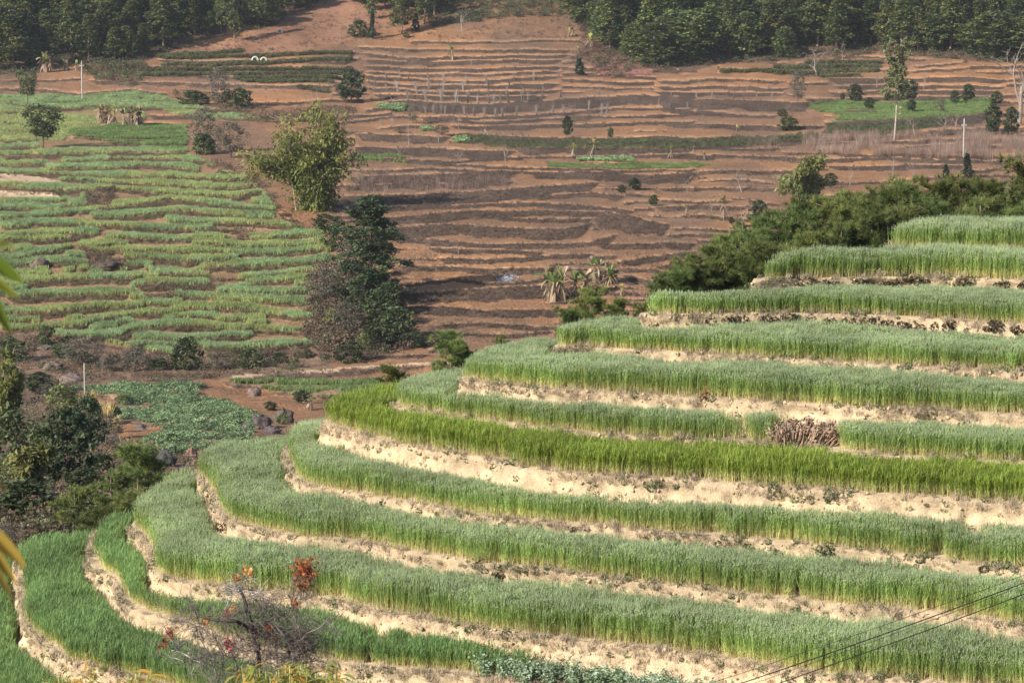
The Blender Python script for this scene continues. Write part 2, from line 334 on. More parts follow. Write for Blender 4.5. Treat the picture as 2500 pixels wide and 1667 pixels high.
# minor steps wherever no bank was traced
free = np.ones((nv, nu), bool)
dil = riser.copy()
for k in range(1, 7): dil[k:] = np.maximum(dil[k:], riser[:-k]); dil[:-k] = np.maximum(dil[:-k], riser[k:])
zone = ((UU > 800) & (VV > 95) & (VV < 880)) | ((VV > 150) & (VV < 300) & (UU > 330))
minor = np.zeros((nv, nu))
for li, v0 in enumerate(np.arange(100, 880, 15.0)):
    vr = v0 + (n1(US / 520, 700, v0 * .003) - .5) * 60 + (n1(US / 120, 800 + li) - .5) * 5; hh = 4.5 + 5 * n1(US / 110, 900 + li) - 9 * (n1(US / 240, 950 + li) > .66)
    minor = np.maximum(minor, (VS[:, None] >= vr[None]) & (VS[:, None] <= (vr + hh)[None]))
minor *= zone * (dil < .5)
PG0 = [(-120, 380), (440, 380), (600, 432), (665, 500), (790, 572), (805, 630), (762, 760), (745, 820), (400, 850), (130, 810), (-120, 800)]
mg = np.zeros((nv, nu)); ing = inpoly(UU, VV, PG0)
for li, v0 in enumerate(np.arange(385, 850, 14.0)):
    vr = v0 + (n1(US / 260, 1300, v0 * .006) - .5) * 50 + (n1(US / 70, 1400 + li) - .5) * 5; hh = 4.0 + 3.5 * n1(US / 70, 1500 + li) - 8 * (n1(US / 150, 1600 + li) > .68)
    mg = np.maximum(mg, (VS[:, None] >= vr[None]) & (VS[:, None] <= (vr + hh)[None]))
minor = np.maximum(minor, mg * ing * (dil < .5))
riser = np.maximum(riser, minor)
Gd = -np.gradient(DBASE, axis=0) / np.gradient(VS)[:, None]
Gd = np.clip(Gd, .05, None)
W = np.where(riser > 0, .07, 1.0)
dv = np.gradient(VS)[:, None]
D = np.flipud(np.cumsum(np.flipud(Gd * W * dv), 0)) + 78
def blur(a, ky, kx):
    def b1(a, k, ax):
        k |= 1; pad = [(0, 0), (0, 0)]; pad[ax] = (k // 2, k // 2); ap = np.pad(a, pad, mode='edge')
        cs = np.cumsum(ap, ax); cs = np.concatenate([np.zeros_like(np.take(cs, [0], ax)), cs], ax)
        n = a.shape[ax]
        return (np.take(cs, np.arange(k, k + n), ax) - np.take(cs, np.arange(0, n), ax)) / k
    for _ in range(2): a = b1(b1(a, ky, 0), kx, 1)
    return a
for _ in range(3): D = D + blur(DBASE - D, 31, 1)
D = blur(D, 1, 2)
D = np.flipud(np.maximum.accumulate(np.flipud(D), 0))
ab = np.zeros((nv, nu))                            # pixels above the last rim, in the same column
for r in range(nv - 2, -1, -1): ab[r] = np.where(riser[r] > 0, 0, ab[r + 1] + (VS[r + 1] - VS[r]))
def grid_at(A, u, v):
    u = np.clip(np.asarray(u, float), US[0], US[-1] - 1e-3); v = np.clip(np.asarray(v, float), VS[0], VS[-1] - 1e-3)
    x = (u - US[0]) / 5.0; i = x.astype(int) if x.ndim else int(x); fx = x - i
    j = np.searchsorted(VS, v, 'right') - 1; fy = (v - VS[j]) / (VS[j + 1] - VS[j])
    return (A[j, i] * (1 - fx) + A[j, i + 1] * fx) * (1 - fy) + (A[j + 1, i] * (1 - fx) + A[j + 1, i + 1] * fx) * fy
def land(u, v): return np.stack([grid_at(XYZ[..., k], u, v) for k in range(3)], -1)
# regions (photo pixels)
P_GREEN = [(-120, 225), (120, 232), (330, 224), (400, 235), (490, 262), (640, 290), (600, 300), (470, 292), (360, 262), (350, 300), (440, 330), (460, 375), (510, 400), (600, 432), (640, 470), (665, 500), (690, 545), (790, 572), (805, 630), (770, 665), (762, 760), (745, 820), (765, 850), (560, 862), (400, 866), (330, 846), (255, 838), (130, 815), (-120, 800)]
P_GRASS = [(172, 318), (290, 304), (450, 306), (455, 345), (445, 372), (175, 332)]                   # bright young field
P_FIELDTOP = [(-120, 235), (100, 232), (120, 230), (330, 222), (400, 235), (490, 264), (360, 270), (150, 268), (-120, 255)]
P_MID = [(0, 270), (150, 275), (230, 285), (260, 298), (170, 330), (150, 345), (-120, 345), (-120, 270)]
P_BEAN = [(165, 950), (300, 938), (500, 945), (470, 968), (560, 985), (650, 1030), (600, 1062), (640, 1080), (420, 1110), (330, 1085), (420, 1050), (262, 1020), (300, 985), (250, 965)]
P_BEAN2 = [(545, 932), (700, 926), (930, 930), (940, 975), (720, 966), (660, 948)]
P_RGREEN = [(1975, 255), (2020, 246), (2170, 252), (2415, 240), (2420, 276), (2220, 292), (2020, 300), (2070, 285), (1980, 268)]
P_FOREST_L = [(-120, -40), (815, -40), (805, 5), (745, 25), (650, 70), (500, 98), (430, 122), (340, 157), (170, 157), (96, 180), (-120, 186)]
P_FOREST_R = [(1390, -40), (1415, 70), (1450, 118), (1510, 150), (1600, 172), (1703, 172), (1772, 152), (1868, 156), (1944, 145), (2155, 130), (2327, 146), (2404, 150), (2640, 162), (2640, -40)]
P_SCRUB = [(-120, 800), (130, 815), (255, 840), (400, 868), (560, 864), (765, 852), (820, 862), (800, 915), (560, 925), (300, 938), (165, 950), (230, 1010), (330, 1100), (430, 1110), (480, 1140), (300, 1300), (-120, 1420)]
P_GULLY = [(765, 660), (830, 640), (900, 700), (960, 740), (1020, 850), (900, 870), (760, 860), (745, 800)]
P_CANE = [(1880, 345), (2000, 335), (2500, 330), (2640, 330), (2640, 378), (2300, 380), (1900, 368)]
P_PALE = [(-120, 420), (60, 425), (140, 440), (150, 448), (-120, 445)]
P_PALE2 = [(-120, 462), (130, 468), (160, 488), (-120, 482)]
ug, vg = UU, VV
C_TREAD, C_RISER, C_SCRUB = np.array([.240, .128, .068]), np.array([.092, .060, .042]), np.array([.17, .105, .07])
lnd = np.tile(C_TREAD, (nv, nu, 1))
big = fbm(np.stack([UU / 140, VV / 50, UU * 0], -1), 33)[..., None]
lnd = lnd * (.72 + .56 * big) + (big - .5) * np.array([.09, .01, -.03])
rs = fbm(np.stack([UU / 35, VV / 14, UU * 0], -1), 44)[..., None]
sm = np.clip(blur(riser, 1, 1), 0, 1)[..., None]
lip = (np.exp(-(ab / 4.5) ** 2) * (riser < .5) * (VV < 900))[..., None]; lnd = lnd * (1 + lip * .5) + lip * np.array([.12, .070, .036])  # straw-coloured lip, brightened further in colour to make up for weak shading
lnd = lnd * (1 - sm) + sm * (C_RISER * (.6 + .8 * rs))  # dry-grass riser colour, darkened to strengthen the step shading
def paint(poly, c, var=.3, s=(50, 25), only=None):
    m = inpoly(ug + (n1(vg / 9, 3) - .5) * 10, vg + (fbm(np.stack([ug / 14, vg / 9, ug * 0], -1), 71) - .5) * 8, poly)
    if only is not None: m &= only
    k = fbm(np.stack([UU / s[0], VV / s[1], UU * 0], -1), 61)[..., None]
    lnd[m] = (np.asarray(c) * (1 - var + 2 * var * k))[m]
gr = riser < .5
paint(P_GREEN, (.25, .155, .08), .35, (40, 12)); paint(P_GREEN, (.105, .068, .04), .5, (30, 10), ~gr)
for P in (P_PALE, P_PALE2): paint(P, (.50, .35, .22), .2)
for P in (P_GRASS, P_FIELDTOP, P_MID, P_RGREEN): paint(P, (.16, .17, .06), .3, (30, 10), gr)
for P in (P_SCRUB, P_GULLY): paint(P, C_SCRUB, .45, (24, 18))
for P in (P_BEAN, P_BEAN2): paint(P, (.25, .16, .095), .3)
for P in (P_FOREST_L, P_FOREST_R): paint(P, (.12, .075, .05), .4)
paint([(700, 30), (800, 0), (900, 0), (960, 60), (860, 100), (600, 150), (480, 120), (640, 75)], (.26, .135, .08), .3)
paint([(1430, 90), (1550, 150), (1600, 182), (1480, 190), (1400, 130)], (.22, .10, .075), .3)
# the sandy track along the valley
tu = np.array([505, 560, 640, 720, 860, 1000, 1150]); tv = np.array([946, 924, 914, 907, 899, 893, 886])
dd = np.abs(VV - np.interp(UU, tu, tv)); mtr = (dd < 3.2) & (UU > 560) & (UU < 1150); lnd[mtr] = (.52, .37, .23)
mtr = (np.abs(VV - np.interp(UU, [160, 185, 210, 260, 300], [348, 330, 318, 304, 299])) < 3) & (UU > 160) & (UU < 300); lnd[mtr] = (.36, .22, .12)
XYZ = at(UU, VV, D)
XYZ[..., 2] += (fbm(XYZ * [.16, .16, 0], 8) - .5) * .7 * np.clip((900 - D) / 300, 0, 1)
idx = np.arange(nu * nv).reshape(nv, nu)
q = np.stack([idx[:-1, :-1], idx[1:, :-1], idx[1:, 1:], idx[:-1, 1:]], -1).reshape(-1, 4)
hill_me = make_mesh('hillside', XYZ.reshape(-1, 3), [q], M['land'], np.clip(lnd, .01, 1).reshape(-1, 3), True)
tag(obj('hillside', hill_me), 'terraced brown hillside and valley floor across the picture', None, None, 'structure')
print('land', time.time() - T0)

# ------------------------------------------------------------------ the near spur: level wheat terraces stepping down
TERR = [  # z, rim points, skyline of its wheat
 (-7.40, [(2165, 604), (2200, 608), (2300, 612), (2500, 614), (2680, 615)], [(2176, 585), (2197, 569), (2250, 553), (2327, 545), (2500, 540), (2680, 538)]),
 (-8.00, [(1835, 687), (1890, 684), (1944, 681), (2097, 677), (2250, 676), (2404, 681), (2500, 685), (2680, 694)], [(1840, 670), (1849, 653), (1868, 638), (1906, 628), (1983, 620), (2100, 612), (2174, 609)]),
 (-8.76, [(1560, 770), (1600, 769), (1676, 768), (1830, 766), (1983, 765), (2174, 771), (2365, 785), (2500, 792), (2680, 801)], [(1565, 750), (1569, 730), (1584, 722), (1642, 710), (1700, 705), (1770, 700), (1830, 699)]),
 (-9.61, [(1347, 856), (1393, 851), (1450, 849), (1565, 855), (1700, 864), (1791, 869), (1983, 881), (2174, 891), (2365, 900), (2500, 907), (2680, 915)], [(1350, 825), (1355, 806), (1374, 795), (1412, 779), (1489, 770), (1561, 764)]),
 (-10.37, [(1125, 925), (1183, 935), (1297, 946), (1412, 955), (1565, 963), (1700, 970), (1791, 975), (1983, 988), (2174, 998), (2365, 1007), (2500, 1014), (2680, 1022)], [(1129, 905), (1133, 886), (1163, 860), (1221, 841), (1297, 827), (1351, 820)]),
 (-11.23, [(955, 988), (991, 1001), (1106, 1017), (1221, 1032), (1336, 1047), (1450, 1060), (1565, 1067), (1700, 1074), (1868, 1084), (2097, 1105), (2250, 1116), (2404, 1124), (2500, 1130), (2680, 1140)], [(961, 970), (965, 948), (991, 917), (1030, 902), (1087, 892), (1129, 890)]),
 (-11.86, [(788, 1032), (800, 1040), (857, 1054), (915, 1071), (1030, 1096), (1183, 1118), (1259, 1138), (1412, 1155), (1565, 1165), (1700, 1172), (1791, 1180), (1983, 1195), (2174, 1207), (2365, 1220), (2500, 1228), (2680, 1238)], [(790, 1010), (792, 994), (800, 978), (815, 963), (899, 948), (953, 936)]),
 (-12.96, [(700, 1096), (705, 1116), (708, 1136), (727, 1170), (765, 1189), (842, 1201), (915, 1214), (1030, 1232), (1144, 1255), (1297, 1270), (1450, 1282), (1565, 1293), (1700, 1305), (1791, 1313), (1983, 1331), (2174, 1350), (2365, 1377), (2500, 1390), (2680, 1404)], [(697, 1070), (702, 1052), (727, 1032), (770, 1018), (792, 1010)]),
 (-13.79, [(482, 1160), (505, 1185), (524, 1209), (536, 1239), (555, 1266), (612, 1285), (689, 1304), (765, 1315), (842, 1322), (915, 1331), (1030, 1352), (1144, 1373), (1297, 1387), (1412, 1404), (1565, 1422), (1700, 1438), (1791, 1450), (1983, 1469), (2097, 1480), (2250, 1492), (2365, 1511), (2500, 1530), (2680, 1548)], [(486, 1130), (497, 1109), (536, 1090), (612, 1075), (650, 1069), (690, 1064)]),
 (-14.76, [(318, 1290), (356, 1316), (375, 1350), (379, 1381), (390, 1404), (459, 1423), (555, 1434), (651, 1449), (765, 1460), (842, 1470), (915, 1490), (1030, 1511), (1144, 1530), (1297, 1553), (1450, 1570), (1565, 1581), (1700, 1598), (1830, 1618), (1944, 1639), (2097, 1652), (2250, 1664), (2400, 1676), (2680, 1692)], [(320, 1255), (329, 1233), (344, 1209), (383, 1182), (440, 1159), (482, 1144)]),
 (-15.55, [(234, 1294), (226, 1320), (222, 1358), (237, 1392), (268, 1411), (291, 1453), (325, 1484), (383, 1507), (459, 1530), (555, 1565), (651, 1592), (765, 1614), (860, 1625), (953, 1633), (1144, 1650), (1297, 1668), (1450, 1682), (1600, 1702), (1900, 1745), (2680, 1816)], [(236, 1278), (241, 1262), (287, 1243), (329, 1233)]),
 (-16.45, [(40, 1375), (46, 1396), (57, 1450), (61, 1488), (61, 1526), (88, 1553), (134, 1584), (172, 1614), (249, 1637), (325, 1656), (420, 1680), (560, 1720), (800, 1780), (1200, 1830), (1800, 1880), (2680, 1945)], [(32, 1350), (36, 1333), (77, 1312), (115, 1297), (172, 1289), (233, 1285)]),
 (-17.48, [(-60, 1440), (-75, 1520), (-70, 1600), (-20, 1690), (100, 1740), (400, 1800), (900, 1870), (1800, 1970), (2680, 2040)], [(-62, 1400), (-50, 1345), (0, 1330), (40, 1322)])]
def catmull(p, step):
    p = np.asarray(p, float); P = np.vstack([2 * p[0] - p[1], p, 2 * p[-1] - p[-2]]); o = []
    for i in range(1, len(P) - 2):
        n = max(2, int(np.linalg.norm(P[i + 1] - P[i]) / step)); t = np.linspace(0, 1, n, endpoint=False)[:, None]
        a, b, c, d = P[i - 1:i + 3]
        o.append(.5 * (2 * b + (c - a) * t + (2 * a - 5 * b + 4 * c - d) * t ** 2 + (3 * b - a - 3 * c + d) * t ** 3))
    o.append(p[-1:]); o = np.vstack(o)
    s = np.concatenate([[0], np.cumsum(np.linalg.norm(np.diff(o, axis=0), axis=1))]); m = max(4, int(s[-1] / step)); q_ = np.linspace(0, s[-1], m)
    return np.stack([np.interp(q_, s, o[:, k]) for k in range(p.shape[1])], -1)
WH = 0.58
rings, feet, nfront = [], [], []
for i, (z, rim, skyl) in enumerate(TERR):
    r = np.array(rim, float); front = at_z(r[:, 0], r[:, 1], z)[:, :2]
    s = np.array(skyl, float); d0 = -z * F / s[:, 1]
    tap = np.clip(np.linspace(.55, 1.25, len(s)), 0, 1)
    vb = s[:, 1] + tap * WH * F / (np.interp(s[:, 0], r[:, 0], -z * F / r[:, 1]))
    sel = r[:, 0].argsort(); vf = np.interp(s[:, 0], r[sel, 0], r[sel, 1])
    vb = np.minimum(vb, vf - 7 - 6 * np.arange(len(s)) / len(s))
    back = at_z(s[:, 0], vb, z)[:, :2]
    end = np.array([24.0, max(back[-1, 1] + 5, 78.0 + i * 1.2)])
    if back[-1, 0] < 12: back = np.vstack([back, back[-1] * .55 + end * .45 + [0, 1.2], end])
    fr = catmull(front, .10); bk = catmull(back[::-1], .25)
    fr += np.stack([n1(fr[:, 0] * 1.3, i) - .5, n1(fr[:, 0] * 1.3, i + 40) - .5], -1) * .22
    ring = np.vstack([fr, [[24.5, fr[-1, 1] + .4]], bk])
    rings.append(ring); nfront.append(len(fr))
def outward(ring):
    t = np.roll(ring, -1, 0) - np.roll(ring, 1, 0)
    for _ in range(3): t = (t + np.roll(t, 1, 0) + np.roll(t, -1, 0)) / 3
    t /= np.linalg.norm(t, axis=1)[:, None] + 1e-9
    return np.stack([t[:, 1], -t[:, 0]], -1)
from mathutils.geometry import tessellate_polygon
SOIL, SOIL2 = np.array([.53, .40, .25]), np.array([.31, .235, .15])
near_v, near_f, near_n = [], [], 0
riser_info = []
TNAMES = ['topmost', 'second', 'third', 'fourth', 'fifth', 'sixth', 'seventh', 'eighth', 'ninth', 'tenth', 'eleventh', 'twelfth', 'lowest']
for i, (z, rim, skyl) in enumerate(TERR):
    ring = rings[i]; n = len(ring); out = outward(ring)
    zb = (TERR[i + 1][0] if i + 1 < len(TERR) else z - 1.4) - .12
    H = z - zb; rows = 12; bat = .10 + .22 * H
    t = np.linspace(0, 1, rows)
    prof = (t ** 1.25) * bat
    s = np.cumsum(np.linalg.norm(np.diff(ring, axis=0, prepend=ring[:1]), axis=1))
    P = np.zeros((rows, n, 3)); P[..., :2] = ring[None] + out[None] * prof[:, None, None]; P[..., 2] = z - t[:, None] * H
    a = np.stack([np.broadcast_to(s, (rows, n)) * 1.6, P[..., 2] * 1.0, np.full((rows, n), i * 7.)], -1)
    dsp = (fbm(a, i) - .5) * .34 + (fbm(a * [3.2, 4, 1], i + 9, 3) - .5) * .20
    gul = np.clip(fbm(a * [2.2, .35, 1], i + 20) - .42, 0, 1) * .55         # vertical runnels in the bank
    dsp = (dsp - gul * np.sin(t * math.pi)[:, None]) * np.minimum(1, t * 4)[:, None]
    P[..., :2] += out[None] * dsp[..., None]
    P[..., 2] += (fbm(a * [2.5, 3, 1], i + 31) - .5) * .06 * (t > .02)[:, None]
    feet.append(ring + out * (bat + .02))
    # colour: darker broken band along the rim, pale cut face below
    k = fbm(a * [1.2, 2.5, 1], i + 60)[..., None]; k2 = fbm(a * [.25, .4, 1], i + 77)[..., None]
    rim_dark = np.clip(1.25 - t[:, None] * 3.2 + (k[..., 0] - .5) * 2.2, 0, 1)[..., None]
    cc = SOIL * (.86 + .28 * k2) * (1 - rim_dark * .8) + SOIL2 * (.8 + .4 * k) * rim_dark * .8
    tri = np.array(tessellate_polygon([[Vector((x, y, 0)) for x, y in ring]]), int)
    e1 = ring[tri[:, 1]] - ring[tri[:, 0]]; e2 = ring[tri[:, 2]] - ring[tri[:, 0]]
    fl = (e1[:, 0] * e2[:, 1] - e1[:, 1] * e2[:, 0]) < 0; tri[fl] = tri[fl][:, ::-1]
    ix = np.arange(rows * n).reshape(rows, n)
    q = np.stack([ix[:-1], ix[1:], np.roll(ix[1:], -1, 1), np.roll(ix[:-1], -1, 1)], -1).reshape(-1, 4)
    me = make_mesh('terrace', P.reshape(-1, 3), [tri, q], M['soil'], np.clip(cc, .02, .8).reshape(-1, 3), True)
    tag(obj('terrace', me), '%s earth terrace step of the near hill, counted from the top' % TNAMES[i], None, None, 'structure')
    near_v.append(P.reshape(-1, 3)); near_f += [tuple(x + near_n) for x in tri] + [tuple(x + near_n) for x in q]; near_n += rows * n
    riser_info.append((P, out, s))
# skirts: the hill falls away behind the terraces, and the ground drops from the camera towards them
ring = rings[-1][::6]; out = outward(ring)
def smooth(a, b, x): x = np.clip((x - a) / (b - a), 0, 1); return x * x * (3 - 2 * x)
sk = []
for w, zz in ((0, -17.8), (.6, -19.2), (5, -20.2), (14, -23.5), (40, -32), (75, -42)):
    p = ring + out * w; z_ = np.full(len(ring), zz) + (fbm(np.stack([p[:, 0] / 3, p[:, 1] / 3, p[:, 0] * 0], -1), 3) - .5) * min(w, 3) * .4
    sk.append(np.column_stack([p, z_]))
sk = np.array(sk); n = len(ring); ix = np.arange(sk.shape[0] * n).reshape(-1, n)
q = np.stack([ix[:-1], ix[1:], np.roll(ix[1:], -1, 1), np.roll(ix[:-1], -1, 1)], -1).reshape(-1, 4)
skirt_col = np.array([.26, .17, .12]) * (.7 + .6 * fbm(sk.reshape(-1, 3) / 2.0, 5)[:, None])
me = make_mesh('hill_slope', sk.reshape(-1, 3), [q], M['soil'], skirt_col, True)
tag(obj('hill_slope', me), 'brown scrubby slope falling away behind the wheat terraces', None, None, 'structure')
near_v.append(sk.reshape(-1, 3)); near_f += [tuple(x + near_n) for x in q]; near_n += len(sk.reshape(-1, 3))
gx, gy = np.meshgrid(np.arange(-40, 41, 1.0), np.arange(-12, 62, 1.0))
gz = -1.7 - 17.6 * smooth(2, 42, gy) + (fbm(np.stack([gx / 3, gy / 3, gx * 0], -1), 12) - .5) * .5
gp = np.stack([gx, gy, gz], -1); ix = np.arange(gx.size).reshape(gx.shape)
q = np.stack([ix[:-1, :-1], ix[:-1, 1:], ix[1:, 1:], ix[1:, :-1]], -1).reshape(-1, 4)
me = make_mesh('ground', gp.reshape(-1, 3), [q], M['soil'], np.array([.22, .18, .11]) * (.7 + .6 * fbm(gp.reshape(-1, 3), 7)[:, None]), True)
tag(obj('ground', me), 'grassy bank falling from the viewpoint to the wheat terraces', None, None, 'structure')
near_v.append(gp.reshape(-1, 3)); near_f += [tuple(x + near_n) for x in q]; near_n += gx.size
bvh = BVHTree.FromPolygons([Vector(p) for p in np.concatenate(near_v)], near_f)
hv = XYZ.reshape(-1, 3)
def ground_z(x, y):
    """height of the near ground below a point"""
    h = bvh.ray_cast(Vector((x, y, 60)), Vector((0, 0, -1)))
    return h[0].z if h[0] is not None else -30.0
print('spur', time.time() - T0)

# ------------------------------------------------------------------ uncountable plants: instanced clumps
def instancer(name, pts, variants, scl, label, rng, tilt=.06, zs=None, aniso=None):
    """one 'stuff' object: clumps (a list of meshes) on points"""
    pts = np.asarray(pts, np.float32).reshape(-1, 3); n = len(pts)
    if n == 0: return None
    coll = bpy.data.collections.new(name + '_clumps')
    for k, me in enumerate(variants): coll.objects.link(bpy.data.objects.new('%s_clump_%02d' % (name, k), me))
    me = bpy.data.meshes.new(name); me.vertices.add(n); me.vertices.foreach_set('co', pts.ravel())
    rot = np.stack([rng.normal(0, tilt, n), rng.normal(0, tilt, n), rng.uniform(0, 6.283, n)], -1).astype(np.float32)
    s3 = np.repeat(np.broadcast_to(np.asarray(scl, np.float32), (n,))[:, None], 3, 1).copy()
    if zs is not None: s3[:, 2] *= zs
    for nm, ty, data, key in (('rot', 'FLOAT_VECTOR', rot, 'vector'), ('scl', 'FLOAT_VECTOR', s3, 'vector'), ('idx', 'INT', rng.integers(0, len(variants), n).astype(np.int32), 'value')):
        a = me.attributes.new(nm, ty, 'POINT'); a.data.foreach_set(key, np.ascontiguousarray(data).ravel())
    o = obj(name, me)
    g = bpy.data.node_groups.new(name, 'GeometryNodeTree')
    g.interface.new_socket('Geometry', in_out='INPUT', socket_type='NodeSocketGeometry'); g.interface.new_socket('Geometry', in_out='OUTPUT', socket_type='NodeSocketGeometry')
    N = g.nodes.new; gi, go = N('NodeGroupInput'), N('NodeGroupOutput'); ip = N('GeometryNodeInstanceOnPoints'); ci = N('GeometryNodeCollectionInfo')
    ci.inputs['Collection'].default_value = coll; ci.inputs['Separate Children'].default_value = True; ci.inputs['Reset Children'].default_value = True
    ip.inputs['Pick Instance'].default_value = True
    L = g.links.new
    L(gi.outputs[0], ip.inputs['Points']); L(ci.outputs[0], ip.inputs['Instance'])
    for nm, ty, sock in (('rot', 'FLOAT_VECTOR', 'Rotation'), ('scl', 'FLOAT_VECTOR', 'Scale'), ('idx', 'INT', 'Instance Index')):
        a = N('GeometryNodeInputNamedAttribute'); a.data_type = ty; a.inputs['Name'].default_value = nm
        L(next(x for x in a.outputs if x.enabled and x.name == 'Attribute'), ip.inputs[sock])
    L(ip.outputs[0], go.inputs[0])
    md = o.modifiers.new('clumps', 'NODES'); md.node_group = g
    return tag(o, label, None, None, 'stuff')

def wheat_clump(seed, eared, n=16, tint=None, patch=.13, h0=.68):
    rng = np.random.default_rng(seed); m = MB()
    straw, low = np.array([.66, .58, .29]), np.array([.43, .48, .16])
    mid = np.array([.29, .395, .115]) if eared else np.array([.25, .32, .05])
    tip = np.array([.34, .44, .165]) if eared else np.array([.34, .43, .09])
    ear = np.array([.43, .50, .29]) if eared else None
    if tint is not None: mid, tip = mid * np.array(tint), tip * np.array(tint)
    for k in range(n):
        b = np.array([rng.uniform(-patch, patch), rng.uniform(-patch, patch), 0.]); h = h0 * rng.uniform(.93, 1.07) * (1 if eared else .95)
        lean = rng.normal(0, .045, 2)
        pts = np.array([b, b + [lean[0] * .2, lean[1] * .2, h * .3], b + [lean[0] * .6, lean[1] * .6, h * .65], b + [lean[0], lean[1], h]])
        th = rng.uniform(0, 6.28); w = np.array([math.cos(th), math.sin(th), 0]) * .0034
        V = np.concatenate([pts - w, pts + w]); C = np.array([straw, straw * .5 + low * .5, mid, tip] * 2)
        m.add(V, None, [(j, j + 1, j + 5, j + 4) for j in range(3)], C)
        for j in range(5 if eared else 6):                             # blades
            hb = h * rng.uniform(.12, .9); L = rng.uniform(.16, .3) * (1 if eared else 1.15); a = rng.uniform(0, 6.28); d = np.array([math.cos(a), math.sin(a), 0]); sd = np.array([-d[1], d[0], 0]) * rng.uniform(.0042, .0072)
            f = hb / h; p0 = b + np.array([lean[0] * f, lean[1] * f, hb]); up = rng.uniform(.4, 1.0)
            p1 = p0 + d * L * .16 + [0, 0, L * .55 * up]; p2 = p0 + d * L * .42 + [0, 0, L * (.95 * up - .1)]
            c0 = straw * .6 + low * .4 if f < .25 else (low if f < .5 else mid); c1 = mid * (.85 + .3 * rng.random()) if f > .3 else low; c2 = tip if f > .35 else low * 1.1
            m.add([p0 - sd, p0 + sd, p1 + sd, p1 - sd, p2], [(3, 2, 4)], [(0, 1, 2, 3)], np.array([c0, c0, c1, c1, c2]))
        if eared:
            p = pts[-1]; d = np.array([lean[0], lean[1], .6]); d /= np.linalg.norm(d); e = rng.uniform(.07, .10); r = .0085
            q0 = [p + [math.cos(a) * r, math.sin(a) * r, 0] + d * e * .35 for a in (0, 2.1, 4.2)]
            m.add([p, *q0, p + d * e], [(0, 2, 1), (0, 3, 2), (0, 1, 3), (1, 2, 4), (2, 3, 4), (3, 1, 4)], None, ear * rng.uniform(.85, 1.15))
            for a in (0.5, 2.6, 4.7):
                t_ = np.array([math.cos(a), math.sin(a), 0]) * .018
                m.add([p + d * e * .4 - [.0012, 0, 0], p + d * e * .4 + [.0012, 0, 0], p + d * (e + .055) + t_], [(0, 1, 2)], None, ear * .95)
    return m.mesh('wheat_clump', M['wheat'])
EAR = [wheat_clump(s, True) for s in range(8)]; LIME = [wheat_clump(50 + s, False, 15) for s in range(6)]; MIDG = [wheat_clump(60 + s, False, 15, (.80, .95, 1.9)) for s in range(6)]
# which crop grows on each step: eared wheat, or the younger lime-green one
crop = {0: (EAR, 1.0), 1: (EAR, .95), 2: (EAR, .72), 3: (EAR, .77), 4: (EAR, .84), 5: (EAR, .80), 6: (LIME, 1.0), 7: (EAR, .88), 8: (EAR, .93), 9: (EAR, 1.0), 10: (MIDG, .85), 11: (MIDG, 1.0), 12: (MIDG, 1.0)}
def sub(r, k=4): return r[::k]
def dist_poly(p, ring):
    """distance from points to a closed outline"""
    a = ring; b = np.roll(ring, -1, 0); out = np.full(len(p), 1e9)
    for s in range(0, len(p), 4000):
        q = p[s:s + 4000, None]; ab_ = (b - a)[None]; t = np.clip(((q - a[None]) * ab_).sum(-1) / ((ab_ ** 2).sum(-1) + 1e-9), 0, 1)
        out[s:s + 4000] = np.sqrt((((q - a[None]) - ab_ * t[..., None]) ** 2).sum(-1)).min(1)
    return out
def uv_of(p):
    p = np.asarray(p, float); y = p[..., 1] * CP - p[..., 2] * SP; up = p[..., 1] * SP + p[..., 2] * CP
    return CU + F * p[..., 0] / y, CV - F * up / y
WL = {6: 'bright lime-green young wheat', 10: 'thin green wheat on the narrow curving step', 11: 'grass-green wheat on the broad lobe at lower left', 12: 'green wheat on the lowest step at the left corner'}
WPTS = []
